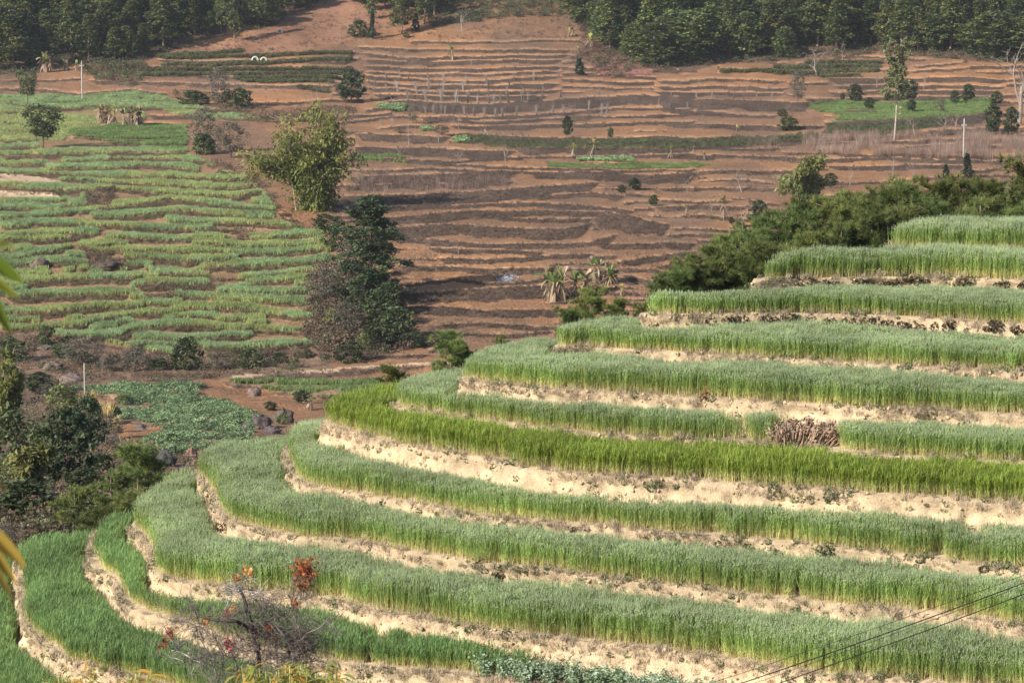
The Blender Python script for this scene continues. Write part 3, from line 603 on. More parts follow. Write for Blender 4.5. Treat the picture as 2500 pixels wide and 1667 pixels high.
for i, (z, rim, skyl) in enumerate(TERR):
    rng = np.random.default_rng(100 + i); ring = sub(rings[i], 5); lo, hi = ring.min(0), ring.max(0); hi[0] = min(hi[0], 24.4); lo[0] = max(lo[0], -21)
    st = .145; gx, gy = np.meshgrid(np.arange(lo[0], hi[0], st), np.arange(lo[1], hi[1], st))
    p = np.stack([gx.ravel(), gy.ravel()], -1) + rng.uniform(-st * .5, st * .5, (gx.size, 2))
    p = p[inpoly(p[:, 0], p[:, 1], ring)]
    if i: p = p[~inpoly(p[:, 0], p[:, 1], sub(feet[i - 1], 5))]
    u, v = uv_of(np.column_stack([p, np.full(len(p), z + .7)])); p = p[(u > -260) & (u < 3400) & (v < 1800)]
    d = dist_poly(p, ring); fr = dist_poly(p, sub(rings[i][:nfront[i]], 3)) if len(p) else d
    ragged = .07 + .16 * fbm(np.column_stack([p * 1.1, np.zeros(len(p))]), 90 + i)
    if i == 10: ragged = ragged + .1
    keep = d > ragged
    thin = fbm(np.column_stack([p * .9, np.zeros(len(p))]), 190 + i, 2); keep &= (rng.random(len(p)) < np.clip((thin - .18) * 6 + .35, .35, 1))
    u, v = uv_of(np.column_stack([p, np.full(len(p), z)]))
    if i == 10: keep &= (u < 1330) & (rng.random(len(p)) < np.clip((1330 - u) / 220, 0, 1))
    if i == 5: keep &= ~inpoly(u, v, [(1884, 1070), (2050, 1072), (2058, 1112), (1990, 1120), (1880, 1104)])
    p, d = p[keep], d[keep]
    var, sc = crop[i]
    hs = sc * (.78 + .44 * fbm(np.column_stack([p * .45, np.zeros(len(p))]), 290 + i)) * np.clip(.72 + d * .6, 0, 1) * rng.uniform(.96, 1.04, len(p))
    P3 = np.column_stack([p, np.full(len(p), z - .01)])
    o = instancer('wheat', P3, var, rng.uniform(.92, 1.1, len(p)), '%s, %s wheat step from the top' % (WL.get(i, 'green wheat with pale ears'), TNAMES[i]), rng, .05, hs)
    WPTS.append(len(p))
print('wheat', WPTS, time.time() - T0)

# ------------------------------------------------------------------ crops and dry grass of the far slopes
def blade_clump(seed, n, patch, h, w, base, tip, mat, droop=.35, wide=0):
    rng = np.random.default_rng(seed); m = MB()
    for k in range(n):
        b = np.array([rng.uniform(-patch, patch), rng.uniform(-patch, patch), 0.]); a = rng.uniform(0, 6.28); d = np.array([math.cos(a), math.sin(a), 0]); L = h * rng.uniform(.65, 1.15)
        sd = np.array([-d[1], d[0], 0]) * w * rng.uniform(.7, 1.3); p1 = b + d * L * .12 + [0, 0, L * .6]; p2 = b + d * L * droop * rng.uniform(.4, 1.2) + [0, 0, L]
        f = rng.uniform(.8, 1.2); c0, c1 = np.asarray(base) * f, np.asarray(tip) * f
        m.add([b - sd, b + sd, p1 + sd * .8, p1 - sd * .8, p2], [(3, 2, 4)], [(0, 1, 2, 3)], np.array([c0, c0, (c0 + c1) / 2, (c0 + c1) / 2, c1]))
    return m.mesh('blade_clump', mat)
FW = [blade_clump(300 + s, 20, .3, .56, .028, (.44, .38, .16), (.255, .345, .125), M['farwheat']) for s in range(4)]
FWB = [blade_clump(310 + s, 20, .3, .58, .028, (.32, .34, .12), (.22, .325, .16), M['farwheat']) for s in range(4)]
FY = [blade_clump(320 + s, 24, .4, .5, .032, (.15, .18, .06), (.165, .24, .08), M['farwheat']) for s in range(4)]
DG = [blade_clump(330 + s, 16, .3, .45, .02, (.24, .145, .085), (.42, .29, .17), M['dry'], .5) for s in range(5)]
DG2 = [blade_clump(340 + s, 14, .34, .75, .022, (.075, .05, .037), (.165, .12, .088), M['dry'], .6) for s in range(4)]
DGg = [blade_clump(350 + s, 20, .34, .6, .018, (.12, .11, .05), (.15, .20, .07), M['farwheat'], .6) for s in range(3)]
CANE = [blade_clump(360 + s, 9, .5, 2.2, .013, (.19, .12, .085), (.28, .21, .175), M['dry'], .12) for s in range(4)]
def leafy_clump(seed, n, r, h, leaf, cols, mat, up=.4):
    rng = np.random.default_rng(seed); m = MB(); p = rng.normal(size=(n, 3)); p /= np.linalg.norm(p, axis=1)[:, None]; p *= rng.uniform(.5, 1, (n, 1)) ** .5
    p = p * [r, r, h * .5] + [0, 0, h * .5]; c = np.asarray(cols)[rng.integers(0, len(cols), n)] * rng.uniform(.75, 1.25, (n, 1)) 
    m.leaves(p, leaf, rng, 1.5, up, c); return m.mesh('leafy_clump', mat)
BEAN = [leafy_clump(400 + s, 60, .5, .6, .13, [(.17, .24, .11), (.14, .20, .09), (.22, .29, .15)], M['farwheat']) for s in range(4)]
TEA = [leafy_clump(410 + s, 60, .6, .75, .15, [(.10, .115, .05), (.13, .145, .06), (.15, .125, .075)], M['farwheat']) for s in range(4)]
SCRUB = [leafy_clump(420 + s, 70, .7, 1.0, .15, [(.14, .088, .06), (.10, .066, .05), (.17, .11, .075), (.09, .085, .04)], M['dry'], .1) for s in range(5)]
SCRUBG = [leafy_clump(430 + s, 70, .7, 1.0, .15, [(.08, .10, .04), (.11, .13, .055), (.07, .085, .04), (.16, .13, .08)], M['farwheat'], .2) for s in range(4)]
def twig_clump(seed):
    rng = np.random.default_rng(seed); m = MB()
    for k in range(26):
        a = rng.uniform(0, 6.28); p0 = np.array([rng.uniform(-.3, .3), rng.uniform(-.3, .3), 0]); d = np.array([math.cos(a) * .6, math.sin(a) * .6, rng.uniform(.3, 1.1)]); L = rng.uniform(.5, 1.1)
        c = np.array([(.17, .12, .09), (.22, .165, .13), (.11, .075, .058), (.19, .11, .075)][rng.integers(0, 4)]); w = rng.normal(size=3) * .012
        p1 = p0 + d * L * .5 + rng.normal(size=3) * .06; p2 = p0 + d * L + rng.normal(size=3) * .12
        m.add([p0 - w, p0 + w, p1 + w * .8, p1 - w * .8, p2], [(3, 2, 4)], [(0, 1, 2, 3)], c)
        for j in range(2):
            q0 = p0 + d * L * rng.uniform(.3, .9); q1 = q0 + rng.normal(size=3) * [.2, .2, .14]; m.add([q0 - w * .5, q0 + w * .5, q1], [(0, 1, 2)], None, c * 1.1)
    p = rng.normal(size=(22, 3)) * [.32, .32, .2] + [0, 0, .5]; m.leaves(p, .1, rng, 1.5, .2, np.array([(.21, .14, .10), (.15, .12, .07), (.25, .16, .10)])[rng.integers(0, 3, 22)])
    return m.mesh('twig_clump', M['dry'])
TWIG = [twig_clump(450 + s) for s in range(5)]
CABB = [leafy_clump(440 + s, 40, .5, .5, .2, [(.20, .28, .10), (.27, .34, .19), (.15, .22, .08)], M['farwheat']) for s in range(3)]
ASH = None
def sample(poly, n, rng, cond=None):
    p = np.asarray(poly, float); lo, hi = p.min(0), p.max(0); lo[0] = max(lo[0], -60); hi[0] = min(hi[0], 2560); lo[1] = max(lo[1], -15)
    q_ = rng.uniform(lo, hi, (n, 2)); q_ = q_[inpoly(q_[:, 0], q_[:, 1], poly)]
    if cond is not None: q_ = q_[cond(q_[:, 0], q_[:, 1])]
    return q_
def gi(A, u, v):
    i = np.clip(np.round((u - US[0]) / 5).astype(int), 0, nu - 1); j = np.clip(np.searchsorted(VS, v), 0, nv - 1); return A[j, i]
rng = np.random.default_rng(7)
special = [P_GRASS, P_FIELDTOP, P_MID]
def in_any(u, v, P): r = np.zeros(np.shape(u), bool); [r.__ior__(inpoly(u, v, p)) for p in P]; return r
BARE = [[(200, 610), (300, 612), (320, 660), (215, 655)], [(530, 545), (625, 560), (600, 590), (500, 575)], [(350, 690), (440, 700), (420, 740), (350, 730)], [(500, 665), (590, 665), (580, 700), (510, 700)], [(205, 470), (285, 460), (270, 510), (210, 500)], [(600, 800), (760, 805), (740, 840), (620, 835)], P_PALE, P_PALE2]
def wheat_cond(u, v):
    a = gi(ab, u, v); k = fbm(np.stack([u / 60, v / 20, u * 0], -1), 77)
    return (gi(riser, u, v) < .5) & (a < 9.5 + 6 * (k - .4)) & (k > .05) & ~in_any(u, v, special + BARE)
p = sample(P_GREEN, 330000, rng, wheat_cond); P3 = land(p[:, 0], p[:, 1]); kb = fbm(np.stack([p[:, 0] / 130, p[:, 1] / 22, p[:, 0] * 0], -1), 17)
b = kb + rng.normal(0, .03, len(p)) > .52
for sel, var, nm in ((~b, FW, 'yellowish green wheat in thin strips on the far left terraces'), (b, FWB, 'bluish green wheat in thin strips on the far left terraces')):
    instancer('wheat', P3[sel] - [0, 0, .05], var, rng.uniform(.5, 1.05, sel.sum()), nm, rng, .08)
for P, var, n, nm, sc in ((P_GRASS, FY, 9000, 'bright green young field below the dry banana clump', 1.0), (P_FIELDTOP, FWB, 9000, 'grey green crop around the left utility pole', .8), (P_MID, FW, 8000, 'pale green crop in strips by the lone round tree', .75),
                      (P_RGREEN, FY, 9000, 'bright green field among dark round trees at right', .8), ([(860, 376), (990, 384), (990, 396), (860, 392)], FY, 700, 'short bright green strip beside the tall bamboo', .9), ([(1340, 400), (1700, 398), (1735, 405), (1700, 411), (1340, 412)], FY, 1800, 'thin green strip across the brown terraces', .6)):
    q_ = sample(P, n, rng, lambda u, v: gi(riser, u, v) < .5); instancer('field_crop', land(q_[:, 0], q_[:, 1]) - [0, 0, .05], var, sc * rng.uniform(.8, 1.2, len(q_)), nm, rng, .08)
for P, n, nm in ((P_BEAN, 7000, 'dark leafy bean crop on the small valley terraces'), (P_BEAN2, 3000, 'leafy green crop strip below the sandy track')):
    q_ = sample(P, n, rng, lambda u, v: (gi(riser, u, v) < .5) & (fbm(np.stack([u / 22, v / 9, u * 0], -1), 3) > .36)); instancer('bean_crop', land(q_[:, 0], q_[:, 1]) - [0, 0, .05], BEAN if P is P_BEAN else FY, rng.uniform(.5, .95, len(q_)), nm, rng, .08)
# tea rows left of the brown terraces and below the right-hand forest
def rowpts(pts, n, rng, sp=1.6):
    p = np.array(pts, float); u = rng.uniform(p[0, 0], p[-1, 0], n); v = np.interp(u, p[:, 0], p[:, 1]) + rng.normal(0, sp, n); return land(u, v)
TEAROWS = [cr(1, [(1000, 362), (1560, 335)]), cr(1, [(1040, 375), (1600, 365), (2240, 340)]), cr(1, [(1030, 420), (1600, 412), (2240, 385)]), cr(1, [(860, 450), (1500, 445), (2240, 445)]), cr(1, [(870, 485), (1500, 480), (2180, 470)]), cr(1, [(1500, 505), (2150, 500)]), cr(1, [(1540, 528), (2120, 525)]), cr(1, [(1900, 560), (2100, 590)]),
           cr(3, [(420, 455), (800, 465), (1100, 470)]), cr(3, [(760, 440), (1430, 432)]), cr(3, [(860, 465), (1420, 458)]), cr(3, [(1050, 490), (1300, 488)]), cr(3, [(960, 412), (1450, 402)])]
for k, r in enumerate(TEAROWS): instancer('tea_hedge', rowpts(r, int(1.3 * (r[-1][0] - r[0][0])), rng, 1.5), TEA, rng.uniform(.7, 1.1, int(1.3 * (r[-1][0] - r[0][0]))), ('clipped dark green tea rows, row %d up the slope by the twin tombs' % (k + 1)) if k < 8 else ('dark tea row %d under the edge of the right-hand forest' % (k - 7)), rng)
q_ = sample([(820, 95), (2560, 150), (2560, 560), (1600, 700), (820, 860), (800, 560), (860, 300), (400, 250), (330, 190), (820, 20)], 9000, rng, lambda u, v: fbm(np.stack([u / 70, v / 30, u * 0], -1), 55) > .52); instancer('dry_scrub', land(q_[:, 0], q_[:, 1]), TWIG + SCRUB[:2] + SCRUBG[:1], rng.uniform(.12, .45, len(q_)), 'low dry brush dotted over the brown hillside', rng, .2)
q_ = sample([(470, 120), (640, 75), (800, 5), (1400, 10), (1400, 95), (860, 100), (820, 150), (560, 135)], 3200, rng, lambda u, v: fbm(np.stack([u / 40, v / 14, u * 0], -1), 56) > .45); instancer('dry_scrub', land(q_[:, 0], q_[:, 1]), TWIG + SCRUB[:2] + DG2, rng.uniform(.25, .7, len(q_)), 'reddish dry brush on the crest above the terraces', rng, .2)
# green creepers on the tall hedge bank
for nm, lst, n in (('green creeper hanging over the long hedge bank across the middle', [(1110, 332, 18), (1250, 345, 22), (1450, 346, 22), (1700, 345, 20), (1900, 335, 16), (1995, 330, 14)], 2600), ('dark green growth on the bank below the right green field', [(2020, 305, 24), (2150, 308, 28), (2300, 292, 20)], 1500)):
    a_ = np.array(lst, float); u = rng.uniform(a_[0, 0], a_[-1, 0], n); v = np.interp(u, a_[:, 0], a_[:, 1]) + rng.uniform(-4, 1, n) + np.interp(u, a_[:, 0], a_[:, 2]) * rng.uniform(0, .9, n)
    instancer('creeper', land(u, v), SCRUBG + DGg, rng.uniform(.35, .7, n), nm, rng, .4)
# dry grass: on the risers, in the scrub and on the forest floor
EVERY = [(-60, -15), (2560, -15), (2560, 860), (-60, 930)]
nogreen = lambda u, v: ~in_any(u, v, [P_GREEN, P_RGREEN, P_BEAN, P_BEAN2])
q_ = sample(EVERY, 150000, rng, lambda u, v: (gi(riser, u, v) > .5) & nogreen(u, v)); instancer('dry_grass', land(q_[:, 0], q_[:, 1]), DG2, rng.uniform(.22, .55, len(q_)), 'grey brown dry grass hanging on the banks of the brown terraces', rng, .35)
q_ = sample(EVERY, 70000, rng, lambda u, v: (gi(riser, u, v) < .5) & nogreen(u, v) & (fbm(np.stack([u / 30, v / 8, u * 0], -1), 9) > .36)); instancer('stubble', land(q_[:, 0], q_[:, 1]), DG, rng.uniform(.14, .36, len(q_)), 'orange brown stubble on the level brown fields', rng, .3)
q_ = sample(P_GREEN, 26000, rng, lambda u, v: gi(riser, u, v) > .5); instancer('dry_grass', land(q_[:, 0], q_[:, 1]), DG2 + DGg, rng.uniform(.35, .7, len(q_)), 'dark dry grass on the banks between the far wheat strips', rng, .4)
q_ = sample([(1800, 352), (1990, 332), (2560, 326), (2560, 388), (2280, 388), (1850, 376)], 8500, rng, lambda u, v: (fbm(np.stack([u / 45, v / 12, u * 0], -1), 31) + rng.normal(0, .05, u.shape) > .47) & (rng.random(u.shape) < np.clip((u - 1780) / 260, .1, 1))); instancer('cane_stalks', land(q_[:, 0], q_[:, 1]), CANE, rng.uniform(.3, .85, len(q_)), 'field of thin grey leafless stalks at right', rng, .06)
q_ = sample([(860, 435), (1260, 420), (1260, 470), (1000, 478), (850, 480)], 420, rng); instancer('cane_stalks', land(q_[:, 0], q_[:, 1]), CANE, rng.uniform(.35, .6, len(q_)), 'standing dry stalks on the middle bank right of the bamboo', rng, .1)
for P, n, nm, sc in ((P_SCRUB, 7000, 'brown tangled scrub on the valley bank at left', (.3, .9)), (P_GULLY, 2600, 'brown thorny scrub mound below the tall dark tree', (.6, 1.4)), ([(1420, 90), (1540, 150), (1600, 184), (1490, 192), (1400, 135)], 900, 'reddish brown undergrowth at the corner of the right-hand forest', (.6, 1.3)), ([(420, 225), (560, 235), (640, 270), (870, 262), (860, 300), (620, 300), (440, 250)], 1500, 'dry brown brush above the tall bamboo', (.5, 1.1)),
                     ([(500, 395), (560, 400), (650, 440), (700, 540), (780, 560), (740, 590), (640, 470), (500, 420)], 1600, 'brown brush along the edge of the far wheat strips', (.4, 1.0)), ([(200, 610), (300, 612), (320, 660), (215, 655)], 260, 'dry scrub on the dark outcrop among the far wheat', (.4, .8)), ([(205, 470), (285, 460), (270, 510), (210, 500)], 220, 'dry brush clump among the far wheat strips', (.4, .9)), ([(340, 690), (470, 700), (440, 760), (340, 740)], 260, 'brown weeds on the broken bank in the far wheat', (.3, .7)), ([(530, 555), (625, 565), (600, 590), (510, 578)], 160, 'pinkish dry weeds between two far wheat strips', (.3, .7))):
    q_ = sample(P, n, rng, lambda u, v: fbm(np.stack([u / 40, v / 26, u * 0], -1), 5) + rng.normal(0, .05, u.shape) > .4); instancer('scrub', land(q_[:, 0], q_[:, 1]) - [0, 0, .1], TWIG + SCRUB[:3] + (SCRUBG if P is P_SCRUB else SCRUBG[:1]), rng.uniform(*sc, len(q_)), nm, rng, .3)
for P, n, nm in ((P_FOREST_L, 1800, 'undergrowth below the left-hand pine forest'), (P_FOREST_R, 2600, 'undergrowth below the right-hand forest'), ([(1040, -10), (1420, -10), (1400, 40), (1200, 48), (1050, 70)], 900, 'green bushes along the top edge between the forests'), ([(200, 150), (360, 160), (345, 205), (250, 200), (200, 180)], 300, 'low green weeds behind the left utility pole')):
    q_ = sample(P, n, rng); instancer('undergrowth', land(q_[:, 0], q_[:, 1]) - [0, 0, .1], SCRUBG + SCRUB[:1], rng.uniform(.6, 1.5, len(q_)), nm, rng, .2)
for k, (P, n, nm) in enumerate((([(922, 256), (990, 258), (985, 272), (930, 268)], 160, 'cabbage patch right of the round dark tree'), ([(1108, 340), (1140, 338), (1145, 350), (1115, 350)], 90, 'small cabbage patch at the end of the hedge bank'), ([(1412, 388), (1545, 386), (1545, 398), (1415, 396)], 260, 'pale cabbage patch below the bare banana stems'), ([(1028, 314), (1055, 314), (1055, 322), (1030, 322)], 60, 'tiny green vegetable patch on the middle terrace'))):
    q_ = sample(P, n * 4, rng); instancer('cabbage_patch', land(q_[:, 0], q_[:, 1]), CABB, rng.uniform(.6, 1.1, len(q_)), nm, rng)
print('scatter', time.time() - T0)

# ------------------------------------------------------------------ trees
def bez(p, n=8):
    p = np.asarray(p, float); return catmull(p, max(1e-3, np.linalg.norm(np.diff(p, axis=0), axis=1).sum() / n))
def limb(m, p0, p1, r0, r1, rng, col, bend=.12, sides=5, n=6):
    p0, p1 = np.asarray(p0, float), np.asarray(p1, float); L = np.linalg.norm(p1 - p0); mid = (p0 + p1) / 2 + rng.normal(size=3) * L * bend
    t = np.linspace(0, 1, n)[:, None]; pts = (1 - t) ** 2 * p0 + 2 * t * (1 - t) * mid + t ** 2 * p1
    m.tube(pts, np.linspace(r0, r1, n), sides, col); return pts
def blob(cen, rad, n, rng, shell=.55):
    d = rng.normal(size=(n, 3)); d /= np.linalg.norm(d, axis=1)[:, None]; return np.asarray(cen) + d * rng.uniform(shell, 1, (n, 1)) * rad
def tree_mesh(seed, H, Wd, trunk_f, nclump, leaf, per, cols, bark, mat, shape='round', up=.5, r=None, elong=1.7):
    """trunk with limbs, crown of leaf clumps; returns two meshes for a tree of height H and crown width Wd"""
    rng = np.random.default_rng(seed); tm, cm = MB(), MB(); r = r or H * .018
    lean = rng.normal(0, .03, 2) * H; top = np.array([lean[0], lean[1], H * .93])
    tp = limb(tm, (0, 0, -.3), top, r, r * .25, rng, bark, .02, 7, 10)
    cz0 = H * trunk_f; cols = np.asarray(cols, float)
    for k in range(nclump):
        f = (k + rng.random()) / nclump; z = cz0 + (H - cz0) * f * .97
        if shape == 'round': w = math.sin(math.pi * min(max(f * .86 + .12, 0), 1)) ** .6
        elif shape == 'cone': w = (1 - f) * .95 + .06
        elif shape == 'pine': w = (.55 + .45 * math.sin(math.pi * min(1, f * 1.25 + .1))) * (1.05 - f * .75) + .05
        elif shape == 'tall': w = .75 + .25 * math.sin(f * 9)
        elif shape == 'flat': w = .35 + .65 * f ** .5
        a = k * 2.4 + rng.normal(0, .5); rr = Wd * .5 * w * rng.uniform(.35, 1.0)
        ax = tp[np.argmin(np.abs(tp[:, 2] - (z - rr * .35)))]
        c = np.array([math.cos(a) * rr + lean[0] * f, math.sin(a) * rr + lean[1] * f, z])
        if k % 2 == 0 or nclump < 40: limb(tm, ax, c, r * .28 * (1 - f * .6), r * .06, rng, bark, .12, 4, 5)
        s = Wd * rng.uniform(.10, .19) * (1.25 if nclump < 30 else 1); n = int(per * rng.uniform(.7, 1.3))
        P = blob(c, np.array([s, s, s * .62]), n, rng, .3)
        tone = cols[rng.integers(0, len(cols))] * rng.uniform(.8, 1.2)
        lit = .85 + .3 * np.clip((P[:, 2:3] - c[2]) / (s * .62), -1, 1) * .5
        cm.leaves(P, leaf, rng, elong, up, tone * rng.uniform(.8, 1.2, (n, 1)))
    return tm.mesh('trunk', M['bark'], True), cm.mesh('crown', mat)
BK_P, BK_G, BK_D = (.23, .16, .125), (.42, .37, .32), (.12, .09, .075)
PCOL = [(.082, .105, .036), (.10, .122, .042), (.125, .14, .045), (.06, .08, .035), (.155, .155, .052)]
DCOL = [(.045, .065, .03), (.06, .08, .035), (.075, .095, .045)]
ARCH = {}
def arch(name, fn, n): ARCH[name] = [fn(s) for s in range(n)]
arch('forest_pine', lambda s: (*tree_mesh(500 + s, 15, 8.5, .16, 95, .40, 40, PCOL, BK_P, M['needle'], 'pine', .6), 15, 8.5), 5)
arch('forest_broadleaf', lambda s: (*tree_mesh(520 + s, 12, 8, .06, 95, .38, 40, [(.105, .135, .045), (.145, .17, .055), (.08, .105, .042)], BK_G, M['leaf'], 'round', .5), 12, 8), 4)
arch('round_tree', lambda s: (*tree_mesh(540 + s, 4, 3.2, .16, 60, .17, 46, DCOL, BK_D, M['leaf'], 'round', .4), 4, 3.2), 3)
arch('loose_tree', lambda s: (*tree_mesh(560 + s, 7, 7, .3, 55, .26, 42, [(.09, .115, .045), (.07, .09, .04), (.12, .14, .06)], BK_D, M['leaf'], 'flat', .5, .14), 7, 7), 2)
arch('small_conifer', lambda s: (*tree_mesh(570 + s, 4, 1.7, .08, 60, .16, 34, [(.035, .06, .035), (.05, .08, .045)], BK_D, M['needle'], 'cone', .3), 4, 1.7), 2)
arch('grey_tree', lambda s: (*tree_mesh(580 + s, 6, 5, .15, 60, .17, 34, [(.13, .125, .09), (.16, .145, .11), (.10, .105, .07), (.17, .13, .10)], BK_D, M['leaf'], 'round', .2), 6, 5), 3)
arch('tall_tree', lambda s: (*tree_mesh(590 + s, 15, 5, .40, 70, .30, 40, [(.16, .165, .075), (.12, .13, .06), (.19, .18, .09)], (.33, .285, .25), M['leaf'], 'tall', .5, .17), 15, 5), 1)
arch('shrub', lambda s: (*tree_mesh(600 + s, 2.2, 2.6, .02, 42, .14, 40, [(.07, .09, .035), (.10, .12, .05), (.055, .075, .03)], BK_D, M['leaf'], 'round', .4, .05), 2.2, 2.6), 4)
arch('pale_shrub', lambda s: (*tree_mesh(610 + s, 2.2, 2.6, .02, 42, .13, 40, [(.16, .19, .06), (.22, .24, .08), (.13, .15, .06)], BK_D, M['leaf'], 'round', .4, .05), 2.2, 2.6), 2)
def plant(kind, name, P, h, w, label, cat, group=None, rng=random, var=None, rz=None, lean=0.0):
    tm, cm, H, Wd = ARCH[kind][rng.randrange(len(ARCH[kind])) if var is None else var % len(ARCH[kind])]
    o = thing(name, label, cat, (float(P[0]), float(P[1]), float(P[2])), rng.uniform(0, 6.28) if rz is None else rz, group, (w / Wd, w / Wd, h / H))
    if lean: o.rotation_euler[1] = lean
    obj('trunk', tm, o); obj('crown', cm, o); return o
R = random.Random(11)
def far(kind, name, u, v, hpx, wpx, label, cat='tree', group=None, **k):
    P = land(u, v); m = float(P[1]) / F; return plant(kind, name, P, hpx * m, wpx * m, label, cat, group, R, **k)
# --- the two forests, tree by tree
ZONES = {21: [(110, 'left forest near the picture edge'), (230, 'left forest behind the green bananas'), (350, 'left forest behind the utility pole'), (480, 'left forest above the tea rows'), (9999, 'left forest above the white tomb')], 22: [(1560, 'right forest at its left end'), (1780, 'right forest above the short stalks'), (2000, 'right forest behind the wide leafless tree'), (2230, 'right forest behind the tall pale trunk'), (9999, 'right forest near the picture edge')], 23: [(9999, 'crest between the forests')]}
def edge_v(poly, u): return max([b for a, b in poly if abs(a - u) < 140] + [0])
def forest(poly, n, tests, seed, label_p, label_b, group, mix, hp):
    rg = np.random.default_rng(seed); q_ = sample(poly, 6000, rg); kept = []
    for u, v in q_:
        if v < 2: continue
        if all(abs(u - a) > 20 * (1 + v / 300) or abs(v - b) > 15 for a, b in kept):
            kept.append((u, v))
            if len(kept) >= n: break
    zones = ZONES[seed]; seen = {}
    for u, v in sorted(kept):
        b = rg.random() < mix(u, v); f0 = rg.uniform(.6, 1.3); h = max(45, hp(u, v) * f0)
        zn = next(n for lim, n in zones if u < lim); row = 'front' if v > edge_v(poly, u) - 26 else 'middle' if v > edge_v(poly, u) - 70 else 'back'
        key = ('leafy tree' if b else 'dark pine', row, zn); seen[key] = seen.get(key, -1) + 1
        far('forest_broadleaf' if b else 'forest_pine', 'broadleaf_tree' if b else 'pine_tree', u, v, h * (.8 if b else 1), h * rg.uniform(.62, .85) * (1.1 if b else 1), '%s-row %s, %s, %s from left' % (row, key[0], zn, ordn(seen[key])), 'tree', group)
    return kept
def edge(poly_pts, u): return np.interp(u, [a for a, b in poly_pts], [b for a, b in poly_pts])
forest([(-60, 0), (800, 0), (745, 20), (650, 62), (500, 88), (430, 108), (340, 148), (170, 150), (96, 172), (-60, 178)], 120, None, 21, 'dark green pine packed into the hilltop forest at upper left', 'leafy tree packed into the hilltop forest at upper left', 'trees of the left-hand forest', lambda u, v: .12, lambda u, v: 120 if u < 480 else 85)
forest([(1400, 0), (1425, 60), (1460, 108), (1520, 142), (1610, 162), (1703, 162), (1772, 145), (1868, 150), (1944, 138), (2155, 122), (2327, 138), (2404, 142), (2560, 152), (2560, 0)], 170, None, 22, 'dark green pine packed into the forest at upper right', 'bushy green tree packed into the forest at upper right', 'trees of the right-hand forest', lambda u, v: .55 if u < 2000 else .25, lambda u, v: 125)
forest([(870, 0), (1100, 0), (1060, 40), (1000, 50), (900, 40)], 12, None, 23, 'pine on the crest between the two forests', 'leafy tree on the crest between the two forests', 'trees on the crest', lambda u, v: .2, lambda u, v: 90)
for u, v, h, w, lb in ((540, 82, 110, 40, 'left of the two slim pines standing free before the left forest'), (572, 104, 130, 45, 'right of the two slim pines standing free before the left forest'), (980, 82, 115, 60, 'tall pine on the crest above the brown terraces, left one'), (1036, 64, 110, 55, 'tall pine on the crest above the brown terraces, right one'), (906, 48, 70, 30, 'slim pine on the crest above the dark corner bush')): far('forest_pine', 'pine_tree', u, v, h * 1.1, w * 1.1, lb, 'tree', 'slim pines on the crest')
